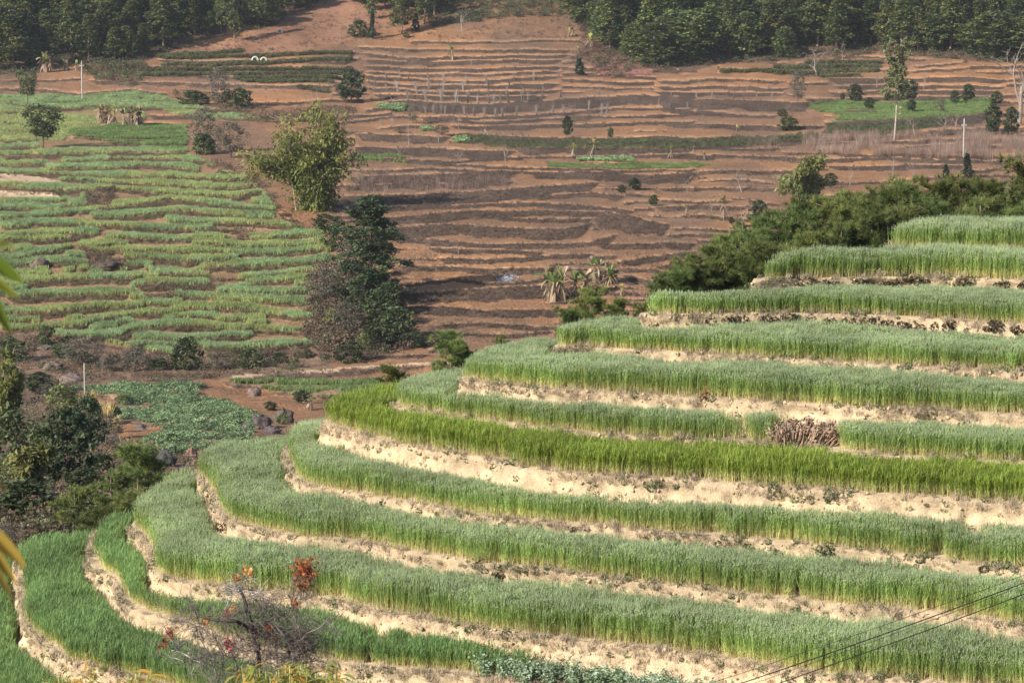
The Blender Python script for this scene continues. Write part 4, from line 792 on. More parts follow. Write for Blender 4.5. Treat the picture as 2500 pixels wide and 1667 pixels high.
# --- single trees
for a in [('loose_tree', 'round_headed_tree', 105, 362, 104, 118, 'lone round-headed tree on the pale green field at far left'), ('loose_tree', 'thin_tree', 67, 256, 84, 58, 'small thin-stemmed tree with a high crown left of the pole'),
          ('round_tree', 'round_tree', 857, 250, 82, 76, 'round dense dark tree at the left end of the brown terraces'), ('grey_tree', 'feathery_tree', 535, 265, 98, 62, 'tall grey feathery tree above the green field strips'), ('shrub', 'dark_bush', 580, 264, 48, 80, 'dark bush right of the grey feathery tree'), ('shrub', 'dark_bush', 475, 256, 35, 80, 'low dark bush left of the grey feathery tree'),
          ('grey_tree', 'feathery_tree', 497, 372, 112, 86, 'grey brown feathery tree at the end of the bright green field'), ('grey_tree', 'feathery_tree', 565, 385, 88, 96, 'bluish grey bushy tree left of the tall bamboo'), ('shrub', 'dark_bush', 500, 375, 50, 70, 'dark green bush under the feathery tree by the field'),
          ('round_tree', 'small_tree', 1384, 334, 50, 30, 'narrow dark tree standing above the hedge bank'), ('shrub', 'small_bush', 1490, 334, 24, 18, 'small bush right of the narrow dark tree on the hedge bank'), ('small_conifer', 'small_tree', 1416, 183, 42, 32, 'dark conical bush at the right end of the upper brown terraces'),
          ('small_conifer', 'small_conifer', 909, 97, 72, 22, 'slim young conifer at the top left corner of the brown terraces'), ('small_conifer', 'small_conifer', 1014, 78, 46, 26, 'young conifer below the crest pines'), ('shrub', 'dark_bush', 876, 92, 40, 54, 'dark bush at the top left corner of the brown terraces'), ('shrub', 'small_bush', 992, 92, 14, 18, 'tiny green bush below the crest pines'),
          ('tall_tree', 'tall_pale_trunked_tree', 2183, 342, 248, 74, 'tall pale-trunked tree with a high loose crown over the right green field'), ('round_tree', 'round_tree', 2088, 252, 46, 40, 'round dark tree on the upper edge of the right green field, leftmost'), ('round_tree', 'round_tree', 2218, 250, 56, 50, 'large round dark tree beside the tall pale trunk'), ('round_tree', 'round_tree', 2123, 267, 30, 27, 'small round tree in the middle of the right green field'),
          ('round_tree', 'round_tree', 2226, 276, 30, 26, 'small round bush right of the tall pale trunk'), ('round_tree', 'round_tree', 2331, 254, 34, 26, 'small dark tree behind the right green field'), ('round_tree', 'round_tree', 2361, 252, 44, 36, 'round dark tree at the right end of the green field'), ('round_tree', 'round_tree', 2426, 328, 76, 46, 'dark oval tree near the right edge, left one of the pair'), ('round_tree', 'round_tree', 2468, 333, 72, 42, 'dark oval tree near the right edge, right one of the pair'),
          ('round_tree', 'round_tree', 2057, 247, 18, 14, 'tiny round bush at the left end of the right green field'), ('grey_tree', 'small_tree', 2296, 276, 34, 28, 'thin greyish tree in the right green field'), ('round_tree', 'round_tree', 2432, 258, 34, 34, 'dark bush beside the leafless tree at the right edge'), ('grey_tree', 'bush', 1948, 250, 82, 46, 'tall bush with a green top at the corner of the green field'),
          ('shrub', 'small_bush', 1910, 284, 17, 28, 'small flat bush left of the right green field'), ('shrub', 'green_bush', 1925, 318, 32, 56, 'green bush at the end of the hedge bank'), ('round_tree', 'small_tree', 1852, 545, 56, 48, 'small round tree left of the right-hand bamboo'), ('round_tree', 'dark_tree', 2027, 461, 36, 38, 'dark knobby small tree right of the right-hand bamboo'),
          ('round_tree', 'round_bush', 1550, 468, 30, 34, 'round dark bush on the dark curved bank'), ('round_tree', 'round_bush', 1518, 476, 22, 24, 'smaller dark bush on the dark curved bank'), ('round_tree', 'round_bush', 1596, 503, 28, 26, 'bushy little tree right of the dark curved bank'), ('round_tree', 'round_bush', 1786, 546, 18, 16, 'tiny round bush on the orange slope'),
          ('shrub', 'roadside_bush', 455, 905, 78, 84, 'big dark bush above the track in the valley'), ('shrub', 'roadside_bush', 608, 902, 48, 78, 'wide bush above the track, second from the left'), ('shrub', 'roadside_bush', 682, 884, 26, 50, 'small bush above the track, third from the left'), ('shrub', 'roadside_bush', 752, 872, 22, 30, 'smallest bush above the track'), ('pale_shrub', 'yellow_bush', 720, 898, 22, 26, 'yellowish little bush on the bank above the track'),
          ('shrub', 'dark_bush', 115, 838, 46, 44, 'dark bush at the lower left corner of the far wheat'), ('shrub', 'dark_bush', 855, 885, 56, 78, 'dark bush under the scrub mound by the track'), ('pale_shrub', 'yellow_bush', 888, 862, 48, 40, 'yellow green bush under the scrub mound'), ('pale_shrub', 'green_bush', 812, 800, 44, 46, 'light green bush in the middle of the scrub mound'), ('shrub', 'dark_bush', 325, 886, 36, 50, 'dark low bush on the bank above the bean terraces')]:
    far(*a[:6], a[6], 'tree' if 'tree' in a[1] or 'conifer' in a[1] else 'bush')

far('small_conifer', 'small_conifer', 2310, 440, 36, 26, 'small dark conifer peeping over the pine thicket, left one', 'tree'); far('small_conifer', 'small_conifer', 2361, 436, 58, 36, 'dark pointed conifer rising over the pine thicket, right one', 'tree')
# --- near pines behind the wheat: needle tufts on layered branches
def needle_pine(seed, H=5.0, Wd=2.6):
    rng = np.random.default_rng(seed); tm, cm = MB(), MB(); lean = rng.normal(0, .12, 2)
    ax = lambda z: np.array([lean[0] * (z / H) ** 2, lean[1] * (z / H) ** 2, z])
    tm.tube([ax(z) for z in np.linspace(0, H * .97, 10)], np.linspace(.075, .012, 10), 6, BK_P); tm.tube([(0, 0, -6), (0, 0, 0.02)], [.12, .075], 6, BK_P, False)
    cen, axs, cols = [], [], []
    z = H * .16
    while z < H * .96:
        f = z / H; L0 = Wd * .5 * math.sqrt(max(.03, 1 - (max(f - .3, 0) / .72) ** 2.2)) * (.8 + .2 * math.sin(seed + z * 3))
        for k in range(rng.integers(4, 7)):
            a = rng.uniform(0, 6.28); L = L0 * rng.uniform(.55, 1.1); d = np.array([math.cos(a), math.sin(a), rng.uniform(.1, .5)])
            p0 = ax(z); p1 = p0 + d * L; pts = limb(tm, p0, p1, .022 * (1.2 - f), .006, rng, BK_P, .1, 4, 5)
            for t in np.linspace(.25, 1, int(6 + 8 * L)):
                base = p0 + (p1 - p0) * t
                for s in range(2 if t < .95 else 3):
                    o = rng.normal(size=3) * .10 * (1.15 - t * .3); o[2] = abs(o[2]) * .9
                    cen.append(base + o); v = d * .5 + o * 2 + [0, 0, .55]; axs.append(v / np.linalg.norm(v)); cols.append(np.array([(.095, .125, .035), (.13, .165, .045), (.07, .10, .03), (.17, .19, .055)][rng.integers(0, 4)]) * rng.uniform(.8, 1.2))
        z += rng.uniform(.2, .34)
    cen.append(ax(H)); axs.append([0, 0, 1]); cols.append((.12, .16, .05))
    cm.needles(cen, axs, .17, .014, 30, rng, cols, .6)
    return tm.mesh('trunk', M['bark'], True), cm.mesh('crown', M['needle'])
NP = [(*needle_pine(700 + s), 5.0, 2.6) for s in range(5)]
ARCH['needle_pine'] = NP
def near_pine(u, vtop, d, wpx, label, group=None, minh=1.2):
    d += 4.5; sc = wpx * 1.6 * d / F / 2.6; T = at(u, vtop, d); H = 5.0 * sc
    return plant('needle_pine', 'pine_tree', (T[0], T[1], T[2] - H), H, sc * 2.6, label, 'tree', group, R)
for k_, (u, vt, d, w) in enumerate(sorted(((1745, 596, 82, 150), (1690, 625, 80, 120), (1800, 566, 84, 150), (1862, 536, 86, 150), (1925, 508, 88, 160), (1985, 486, 90, 160), (2045, 474, 89, 160), (2110, 462, 92, 170), (2172, 450, 91, 170), (2235, 442, 93, 170), (2300, 436, 94, 170), (2362, 430, 96, 170), (2425, 445, 93, 170), (2390, 480, 86, 150), (2300, 490, 86, 160), (2215, 500, 85, 160), (2130, 520, 84, 160), (2050, 540, 83, 160), (1965, 560, 82, 150), (1880, 585, 81, 150), (1650, 655, 79, 110), (1610, 676, 78, 80), (2490, 500, 85, 150)) + tuple((1640 + 37 * k, 662 - 9.2 * k * (1 - k * .011), 80 + k * .45, 150) for k in range(24)))):
    near_pine(u, vt, d, w, '%s pine from the left in the dense thicket behind the upper wheat steps' % ordn(k_), 'pine thicket behind the wheat')
near_pine(2492, 388, 99, 190, 'tallest pine at the right edge above the pine thicket')
near_pine(1438, 702, 76.5, 118, 'pine sapling peeping over the fourth wheat step, tallest'); near_pine(1392, 752, 75.5, 90, 'low pine sapling left of the tallest one over the fourth wheat step'); near_pine(1512, 728, 76.0, 90, 'low pine sapling right of the tallest one over the fourth wheat step')
near_pine(1100, 812, 76, 112, 'pine sapling over the fifth wheat step beside yellow leaves'); near_pine(1225, 820, 75.5, 50, 'small pine tip right of the yellow leaves'); near_pine(955, 888, 77, 74, 'small pine tip over the sixth wheat step near the track')
for u, vt, d, w, lb in ((335, 1078, 100, 150, 'bushy pine on the brown slope beside the black rock'), (178, 1188, 92, 130, 'pine with a thin visible trunk at the foot of the brown slope'), (268, 1150, 95, 130, 'middle pine of the group on the brown slope'), (315, 1205, 88, 110, 'low pine just behind the wheat lobe'), (240, 1235, 86, 100, 'lowest pine of the group behind the wheat lobe')): near_pine(u, vt, d, w, lb, None, 2.2)
print('trees', time.time() - T0)

# ------------------------------------------------------------------ bamboo
def bamboo_mesh(seed, H, Wd, n, cols, plume=None, tips=None):
    """arching culms with hanging leaf sprays, growing from one stool"""
    rng = np.random.default_rng(seed); tm, cm = MB(), MB(); cols = np.asarray(cols, float); NPL = max(4, n // 7)
    pl = [(i * 2.399 + rng.normal(0, .3), rng.uniform(.12, 1.0) ** .6, 0.) for i in range(NPL)]; pl = [(a, r, (1.0 if i == 0 else rng.uniform(.6, .98)) * (1.0 - .42 * r * r)) for i, (a, r, _) in enumerate(pl)]
    for k in range(n):
        g = k % NPL; a = pl[g][0] + rng.normal(0, .16); rr = np.clip(pl[g][1] + rng.normal(0, .07), .03, 1.05); L = H * pl[g][2] * rng.uniform(.86, 1.02); out = Wd * .5 * rr
        b = np.array([rng.normal(0, Wd * .05), rng.normal(0, Wd * .05), -.2]); d = np.array([math.cos(a), math.sin(a), 0]) * out
        if tips is not None:
            tx, tz = tips[k % len(tips)]; L = tz * rng.uniform(.82, 1.03); d = np.array([tx * rng.uniform(.85, 1.05) + rng.normal(0, .35), rng.normal(0, 2.2), 0]); rr = min(1, abs(tx) / 11)
        if plume is not None and k < 3: d, L = np.array(plume) * Wd * .5, H * 1.0
        droop = rng.uniform(.0, .25) * H * rr
        pts = bez([b, b + d * .12 + [0, 0, L * .45], b + d * .5 + [0, 0, L * .82], b + d * .95 + [0, 0, L - droop]], 9)
        cc = np.array([.42, .36, .22]) * rng.uniform(.8, 1.2); tm.tube(pts, np.linspace(.055, .008, len(pts)), 5, cc)
        for j in range(11):
            f = .16 + .84 * (j + rng.random()) / 11; p = pts[min(len(pts) - 1, int(f * (len(pts) - 1)))] + rng.normal(size=3) * Wd * .03
            m_ = int(26 * rng.uniform(.7, 1.3)); s = Wd * rng.uniform(.05, .09); c0 = cols[rng.integers(0, len(cols))] * rng.uniform(.8, 1.2)
            s *= 1.15; P = blob(p + [0, 0, -s * .3], np.array([s, s, s * .8]), m_, rng, .2); dirs = (P - p) / s * .5 + [0, 0, -.7]
            tp = np.clip((f - .6) * 1.2, 0, .4); cc = (c0 * (1 - tp) + np.array([.34, .33, .09]) * tp) * rng.uniform(.75, 1.25, (m_, 1))
            cm.leaves(P, .23, rng, 2.8, .5, cc, dirs)
    return tm.mesh('culms', M['bark'], True), cm.mesh('foliage', M['leaf'])
BCOL = [(.17, .21, .055), (.13, .17, .045), (.22, .24, .065), (.10, .135, .04)]
def bamboo(u, v, hpx, wpx, seed, n, label, cols=BCOL, plume=None, rz=0., tips=None):
    P = land(u, v); m = float(P[1]) / F; H, Wd = hpx * m, wpx * m
    o = thing('bamboo_clump', label, 'bamboo', P, rz); tm, fm = bamboo_mesh(seed, H, Wd, n, cols, plume, None if tips is None else [(a * m, b * m) for a, b in tips]); obj('culm', tm, o); obj('foliage', fm, o); return o
bamboo(768, 512, 300, 300, 801, 84, 'huge yellow green bamboo clump between the wheat strips and the brown terraces', tips=[(-8, 296), (-112, 254), (-218, 158), (66, 280), (80, 240), (122, 176), (76, 150), (-17, 178), (-175, 142), (-60, 200), (40, 205), (-105, 190)])
bamboo(1965, 520, 165, 190, 802, 34, 'bamboo clump with a tall leaning plume behind the pine thicket', [(.12, .15, .06), (.10, .125, .055), (.15, .18, .07)], (.55, -.2, 0))
bamboo(22, 1075, 260, 120, 803, 22, 'tall bamboo standing at the left edge above the valley scrub', [(.12, .15, .045), (.09, .115, .04), (.18, .18, .06)], (.35, 0, 0))
bamboo(72, 1218, 225, 130, 804, 26, 'pale green bamboo clump in front of the dark bushy tree', [(.16, .18, .07), (.13, .15, .06), (.20, .20, .08)])
bamboo(25, 1262, 90, 90, 805, 12, 'low dark bamboo tuft at the left edge over the brown slope', [(.06, .085, .035), (.09, .11, .04)])
for a in [('round_tree', 'dark_bushy_tree', 165, 1200, 205, 150, 'large dark green bushy tree at left under the white post'), ('round_tree', 'dark_bushy_tree', 215, 1120, 150, 90, 'dark leafy tree overgrown with creepers right of the pale bamboo'), ('shrub', 'dark_bush', 60, 1275, 95, 180, 'shadowy bush at the foot of the left trees'), ('shrub', 'dark_bush', 35, 1120, 120, 130, 'dark bush at the left edge behind the pale bamboo'), ('grey_tree', 'brown_bush', 262, 1095, 90, 90, 'brown leafless-looking bush on the slope above the pines'), ('shrub', 'dark_bush', 190, 1262, 55, 110, 'low bush between the left trees and the pines'), ('grey_tree', 'pale_bush', 115, 985, 50, 55, 'pinkish dry bush behind the dark bushy tree'), ('grey_tree', 'brown_bush', 330, 905, 60, 90, 'brown thicket on the bank left of the big roadside bush'), ('grey_tree', 'brown_bush', 200, 890, 66, 120, 'brown thicket on the rocky bank at far left')]:
    far(*a[:6], a[6], 'tree' if 'tree' in a[1] else 'bush')
GUL = [(15, 985, 60, 80), (95, 960, 55, 70), (150, 1010, 70, 90), (40, 1190, 90, 110), (110, 1140, 110, 110), (205, 1215, 70, 90), (245, 1170, 60, 80), (130, 1270, 60, 120), (20, 1330, 60, 90), (275, 1035, 45, 50), (150, 872, 36, 60), (262, 902, 34, 60), (390, 905, 30, 60), (545, 905, 30, 50), (30, 880, 60, 70), (300, 985, 22, 40), (420, 1078, 22, 40), (735, 985, 34, 50), (690, 1040, 26, 40), (660, 1000, 22, 36)]
for k, (u, v, h, w) in enumerate(sorted(GUL)): far(('shrub', 'grey_tree', 'shrub', 'pale_shrub', 'round_tree')[k % 5], 'gully_bush', u, v, h, w, '%s gully bush from the left, on the scrubby banks of the left valley' % ordn(k), 'bush', 'bushes on the valley banks')
# --- tall dark tree with layered foliage, and its grey-leaved neighbour
def layered_tree(seed, H, Wd):
    rng = np.random.default_rng(seed); tm, cm = MB(), MB(); tp = limb(tm, (0, 0, -.4), (.3, 0, H * .95), .22, .04, rng, BK_D, .03, 7, 10)
    for k in range(300):
        f = (k + rng.random()) / 300; z = H * (.03 + .95 * f); w = Wd * .5 * (1.15 - .55 * f) * min(1, (1 - f) * 5 + .25) * (.8 + .25 * math.sin(f * 22)); a = rng.uniform(0, 6.28); r = w * rng.uniform(.2, 1)
        c = np.array([math.cos(a) * r, math.sin(a) * r, z]); limb(tm, tp[int(f * 8)], c, .05, .012, rng, BK_D, .1, 4, 4) if k % 3 == 0 else None
        s = rng.uniform(.6, 1.05); n = 60; P = blob(c, np.array([s, s, s * .5]), n, rng, .1); tone = np.array([(.06, .085, .04), (.08, .11, .05), (.045, .065, .035), (.105, .13, .06)][rng.integers(0, 4)])
        cm.leaves(P, .24, rng, 1.8, .9, tone * rng.uniform(.8, 1.2, (n, 1)))
    return tm.mesh('trunk', M['bark'], True), cm.mesh('crown', M['leaf'])
P = land(905, 735); m_ = P[1] / F; o = thing('tall_dark_tree', 'tall dark evergreen with layered foliage casting a long shadow on the brown terraces', 'tree', P); a_, b_ = layered_tree(811, 262 * m_, 205 * m_); obj('trunk', a_, o); obj('crown', b_, o)
[far('shrub', 'shade_fill_bush', u, v, h, w, lb, 'bush') for u, v, h, w, lb in ((945, 770, 80, 90, 'added dark bush deepening the shade at the right foot of the tall evergreen, upper one'), (970, 830, 80, 110, 'added dark bush deepening the shade at the right foot of the tall evergreen, lower one'), (915, 850, 60, 90, 'added dark bush deepening the shade at the bottom of the gully'), (880, 770, 60, 80, 'added dark bush deepening the shade between the scrub mound and the tall evergreen'), (1010, 850, 40, 70, 'added low dark bush deepening the shade at the right end of the gully'))]  # dark bushes added to deepen the shaded hollow beside the evergreen
far('grey_tree', 'grey_leaved_tree', 850, 690, 105, 62, 'grey-leaved tree leaning on the tall dark evergreen'); far('shrub', 'green_bush', 820, 610, 60, 70, 'green bush behind the grey-leaved tree'); far('shrub', 'dark_bush', 800, 565, 40, 80, 'bush at the foot of the huge bamboo clump'); far('shrub', 'dark_bush', 925, 800, 90, 90, 'dark bush in the shade below the tall evergreen'); far('grey_tree', 'brown_bush', 800, 745, 90, 90, 'round reddish brown bush on top of the scrub mound'); far('grey_tree', 'brown_bush', 850, 815, 80, 90, 'brown bush in the lower part of the scrub mound')
# ------------------------------------------------------------------ leafless trees and saplings
def bare_mesh(seed, H, col, spread=.5, depth=4, r0=None, low=.3):
    rng = np.random.default_rng(seed); m = MB()
    def grow(p, d, L, r, lev):
        n = 4; pts = [p]; q_ = p; dd = d.copy()
        for k in range(n): dd = dd + rng.normal(size=3) * .14; dd /= np.linalg.norm(dd); q_ = q_ + dd * L / n; pts.append(q_)
        m.tube(pts, np.linspace(r, r * .62, n + 1), 5 if lev < 2 else 3, np.asarray(col) * rng.uniform(.85, 1.15), lev == depth)
        if lev < depth:
            for k in range(rng.integers(2, 4) + (lev == 0) + (lev == depth - 1)):
                nd = dd + rng.normal(size=3) * spread + [0, 0, .18]; nd /= np.linalg.norm(nd); grow(pts[rng.integers(2, n + 1)], nd, L * rng.uniform(.55, .8), r * .55, lev + 1)
    grow(np.array([0, 0, -.1]), np.array([0, 0, 1.]), H * .42, r0 or H * .022, 0)
    me = m.mesh('branches', M['bark'], True)
    zs = np.empty(len(me.vertices) * 3, np.float32); me.vertices.foreach_get('co', zs); zs = zs.reshape(-1, 3); zs *= H / zs[:, 2].max(); me.vertices.foreach_set('co', zs.ravel()); return me
BARE_M = [bare_mesh(820 + s, 4.0, (.27, .225, .195)) for s in range(5)]
def bare(u, v, hpx, label, name='bare_sapling', cat='tree', group=None, var=None, wf=1.):
    P = land(u, v); h = hpx * P[1] / F; o = obj(name, BARE_M[R.randrange(5) if var is None else var], None, P); o.scale = (h / 4 * wf, h / 4 * wf, h / 4); o.rotation_euler[2] = R.uniform(0, 6); return tag(o, label, cat, group)
bare(1994, 182, 72, 'wide leafless tree at the left end of the tea rows under the right forest', 'bare_tree', wf=1.5); bare(2057, 147, 48, 'slim pale leafless tree in front of the right-hand forest', 'bare_tree'); bare(1129, 77, 55, 'grey leafless tree under the crest pines', 'bare_tree', wf=1.3)
o = bare(2488, 305, 200, 'old leafless tree with crooked branches at the right edge', 'dead_tree', wf=1.2, var=0)
for u, v, h, lb in ((1121, 326, 50, 'pale leafless sapling at the left end of the hedge bank'), (998, 358, 62, 'leafless fruit tree on the orange heap left of the hedge bank'), (1072, 358, 50, 'leafless sapling on the small orange mound'), (1234, 396, 46, 'leafless little tree on the dark bank below the hedge'), (973, 385, 36, 'leafless sapling above the short bright green strip'), (1125, 392, 30, 'leafless shrub in the gap of the dark bank'), (908, 690, 50, 'white leafless sapling beside the tall dark evergreen'), (1010, 622, 34, 'pale bare shrub in the tree shadow, leftmost'), (1044, 626, 38, 'pale bare shrub at the edge of the tree shadow'), (1118, 628, 34, 'pale bare shrub right of the tree shadow'), (2308, 318, 44, 'leafless shrub below the right green field, left one'), (2332, 318, 44, 'leafless shrub below the right green field, right one'), (2235, 335, 55, 'tangled leafless bramble by the tall pale trunk'), (1810, 470, 60, 'leafless tree on the orange slope left of the right-hand bamboo'), (2075, 455, 52, 'leafless tree right of the dark knobby tree'), (2178, 436, 50, 'leafless sapling on the orange slope behind the thicket'), (2228, 440, 40, 'low leafless shrub on the orange slope behind the thicket'), (1740, 525, 40, 'leafless bush on the lower orange slope'), (1813, 555, 62, 'thin leafless sapling left of the small round tree'), (1678, 475, 40, 'leafless bush below the dry banana heap'), (250, 905, 40, 'leafless sapling on the bank behind the white post'), (320, 905, 52, 'reddish stemmed sapling on the bank above the bean terraces'), (1150, 160, 26, 'short leafless bush on the upper brown terraces'), (830, 105, 38, 'grey leafless brush at the corner of the tea rows'), (2140, 215, 40, 'leafless sapling behind the right green field'), (2255, 215, 44, 'leafless sapling on the banks above the right green field')): bare(u, v, h, lb)
# ------------------------------------------------------------------ bananas: fresh, dry and bare-stemmed
def banana_mesh(seed, n_stem, H, Wd, green, dry):
    rng = np.random.default_rng(seed); sm, lm = MB(), MB()
    def leaf(p, a, L, el, c, w=.26):
        d = np.array([math.cos(a), math.sin(a), 0]); sd = np.array([-d[1], d[0], 0]); t = np.linspace(0, 1, 6); pts = p + d * (L * np.sin(t * 1.2) * math.cos(el))[:, None] + np.array([0, 0, 1]) * (L * (math.sin(el) * t - (.75 - .35 * math.sin(el)) * t ** 2))[:, None]
        ww = L * w * np.sin(np.clip(t * .92 + .08, 0, 1) * math.pi) ** .6 * .5; tear = rng.uniform(.7, 1.15, (6, 1))
        V = np.concatenate([pts - sd * ww[:, None] * tear - [0, 0, .12] * ww[:, None], pts, pts + sd * ww[:, None] * tear - [0, 0, .12] * ww[:, None]]); q_ = [(j, j + 1, j + 7, j + 6) for j in range(5)] + [(j + 6, j + 7, j + 13, j + 12) for j in range(5)]
        lm.add(V, None, q_, np.asarray(c) * rng.uniform(.8, 1.2))
    for k in range(n_stem):
        b = np.array([rng.uniform(-.5, .5) * Wd * .8, rng.uniform(-.5, .5) * Wd * .6, -.1]); h = H * rng.uniform(.3, .66); top = b + [rng.normal(0, .15), rng.normal(0, .15), h]
        sm.tube(np.linspace(b, top, 5), np.linspace(.11, .06, 5) * H / 4, 6, np.array([(.40, .33, .22), (.33, .24, .16), (.28, .27, .13)][rng.integers(0, 3)]))
        for j in range(8): leaf(top, rng.uniform(0, 6.28), H * rng.uniform(.38, .62), rng.uniform(.5, 1.45), green[rng.integers(0, len(green))] if rng.random() < .55 else dry[rng.integers(0, len(dry))])
        for j in range(13): leaf(b + (top - b) * rng.uniform(.55, 1), rng.uniform(0, 6.28), H * rng.uniform(.22, .42), rng.uniform(-1.2, .2), dry[rng.integers(0, len(dry))], .16)
    return sm.mesh('stems', M['bark'], True), lm.mesh('leaves', M['leaf'])
GRN, GRY, DRY = [(.16, .24, .05), (.22, .28, .07), (.11, .17, .045)], [(.30, .32, .07), (.36, .34, .09)], [(.34, .25, .17), (.26, .18, .12), (.44, .35, .25), (.20, .14, .10)]
def banana(u, v, hpx, wpx, n, seed, label, g=GRN, d=DRY, name='banana_clump'):
    P = land(u, v); m = P[1] / F; a, b = banana_mesh(seed, n, hpx * m, wpx * m, g, d); o = thing(name, label, 'banana plant', P); obj('stem', a, o); obj('foliage', b, o)
banana(1385, 728, 100, 112, 10, 830, 'broad banana clump with dead hanging leaves above the wheat'); banana(1478, 695, 74, 74, 7, 831, 'reddish dry banana clump right of the broad one'); banana(1506, 722, 34, 34, 2, 832, 'small yellow banana plant in front of the reddish clump', GRY)
banana(122, 176, 56, 64, 5, 833, 'green banana clump at the edge of the left forest', GRY + GRN); banana(262, 302, 58, 56, 6, 834, 'dry banana clump on the left fields, left half', GRY); banana(320, 308, 62, 66, 8, 835, 'pale dry banana clump on the left fields, right half', GRN[:1]); banana(170, 172, 42, 40, 3, 843, 'dry banana stems right of the green forest-edge clump', GRN)
banana(1401, 92, 34, 34, 2, 836, 'bright green banana plant left of the right-hand forest', GRY); banana(1438, 116, 48, 34, 2, 837, 'banana plant with yellow leaves beside the right-hand forest', GRY); banana(745, 1000, 44, 40, 2, 838, 'green banana plant at the tip of the wheat beside the rocks', GRN); banana(625, 1015, 36, 30, 2, 839, 'small banana plant left of the big rocks', GRY); banana(775, 850, 32, 34, 2, 840, 'withered orange banana plant at the end of the far wheat', DRY); banana(1690, 440, 30, 44, 3, 841, 'grey dead banana heap under the dark overhang', DRY); banana(1786, 577, 30, 20, 1, 842, 'withered grey banana plant on the orange slope', DRY)
STEM = [banana_mesh(845 + k, 1, 2.6, .3, GRY, DRY) for k in range(2)]
for u, v, h, lb in ((1447, 386, 48, 'tall bare banana stem above the cabbage patch'), (1398, 382, 38, 'yellow banana sapling left of the tall bare stem'), (1637, 387, 36, 'bare banana stem right of the cabbage patch'), (1692, 380, 24, 'short bare stem, second right of the cabbage patch'), (1719, 389, 24, 'short bare stem, third right of the cabbage patch'), (1797, 334, 24, 'bare banana stem on the terrace above the hedge bank'), (1768, 533, 50, 'lone pale banana stem on the orange slope'), (1676, 525, 24, 'stubby pale stem on the orange slope'), (1105, 148, 44, 'withered banana trunk on the upper brown terraces'), (1412, 140, 32, 'withered banana trunk over the dark conical bush'), (2197, 283, 26, 'reddish stem beside the tall pale trunk')):
    P = land(u, v); f = h * P[1] / F / 2.6; k = R.randrange(2); o = thing('banana_plant', lb, 'banana plant', P, R.uniform(0, 6), None, (f, f, f * 1.25)); obj('stem', STEM[k][0], o); obj('foliage', STEM[k][1], o)
# ------------------------------------------------------------------ bundles of dried stalks leaning on the terrace banks
def bundle_mesh(seed):
    rng = np.random.default_rng(seed); m = MB()
    for k in range(22):
        b = rng.normal(0, .13, 3) * [1.3, 1, 0]; t = np.array([rng.normal(0, .28), rng.normal(.15, .12), rng.uniform(1.9, 2.9)]); mid = (b + t) * .5 * [.75, .8, 1] + rng.normal(0, .03, 3)
        m.tube([b, mid, t], [.04, .030, .014], 3, np.array([.25, .21, .185]) * rng.uniform(.7, 1.25))
    return m.mesh('stalk_bundle', M['dry'])
BND = [bundle_mesh(850 + s) for s in range(5)]
KB = 650 / 2352.
def bundles(lst, label, group, lean):
    for k_, (x, y, h) in enumerate(sorted(lst)):
        u, v = 850 + x * KB, 150 + y * KB; P = land(u, v); f = h * KB * P[1] / F / 2.6; o = obj('stalk_bundle', BND[R.randrange(5)], None, P); o.scale = (f * 1.15, f * 1.15, f); o.rotation_euler = (R.uniform(-.12, -.02), lean(u) + R.uniform(-.06, .06), R.uniform(-.25, .25)); tag(o, label + ', %s from left' % ordn(k_), 'stalk bundle', group)
ln = lambda u: -np.interp(u, [880, 1000, 1150, 1300], [.38, .28, .1, .03])
bundles([(460, 135, 60), (350, 162, 65), (545, 178, 60), (715, 160, 50), (850, 192, 75), (1035, 188, 60), (1220, 180, 75), (1470, 165, 60), (1640, 168, 75), (1860, 158, 70)], 'grey bundle of dried stalks in the upper row on the brown terraces', 'stalk bundles, upper row', ln)
bundles([(185, 178, 45), (250, 220, 60), (235, 252, 50), (345, 258, 55), (445, 272, 105), (600, 235, 60), (610, 288, 80), (715, 242, 80), (845, 248, 70), (840, 290, 60), (1015, 252, 80), (1075, 292, 60), (1155, 296, 60), (1243, 255, 80), (1243, 300, 60), (1400, 290, 75), (1425, 235, 70), (1720, 250, 40), (380, 332, 60)], 'grey bundle of dried stalks in the middle rows on the brown terraces', 'stalk bundles, middle rows', ln)
bundles([(530, 348, 90), (690, 356, 105), (830, 362, 120), (960, 372, 115), (1060, 370, 105), (1145, 375, 80), (1245, 375, 80), (1290, 375, 80), (1345, 372, 85), (1413, 365, 90), (1540, 355, 110), (1590, 348, 70), (1710, 345, 80), (1880, 325, 75), (2210, 305, 60)], 'grey bundle of dried stalks in the lowest row on the brown terraces', 'stalk bundles, lowest row', ln)
bundles([(690, 470, 75), (760, 470, 85), (785, 470, 85), (825, 470, 85), (860, 472, 80), (935, 474, 85), (1030, 480, 85), (1115, 485, 90), (1205, 487, 85), (1300, 488, 80), (1365, 486, 75), (1485, 480, 85), (1665, 475, 90), (1805, 468, 85), (1900, 462, 80), (2125, 425, 80), (2240, 455, 90), (2285, 455, 100)], 'grey bundle of dried stalks leaning against the tall dark bank', 'stalk bundles on the tall bank', lambda u: ln(u) * .6)
bundles([(310, 565, 60), (410, 560, 60), (1190, 650, 45), (1235, 655, 60), (1380, 655, 40), (1460, 655, 45), (1550, 662, 60)], 'loose bundle of dried stalks fallen on the lower terrace', 'fallen stalk bundles', lambda u: -.6)
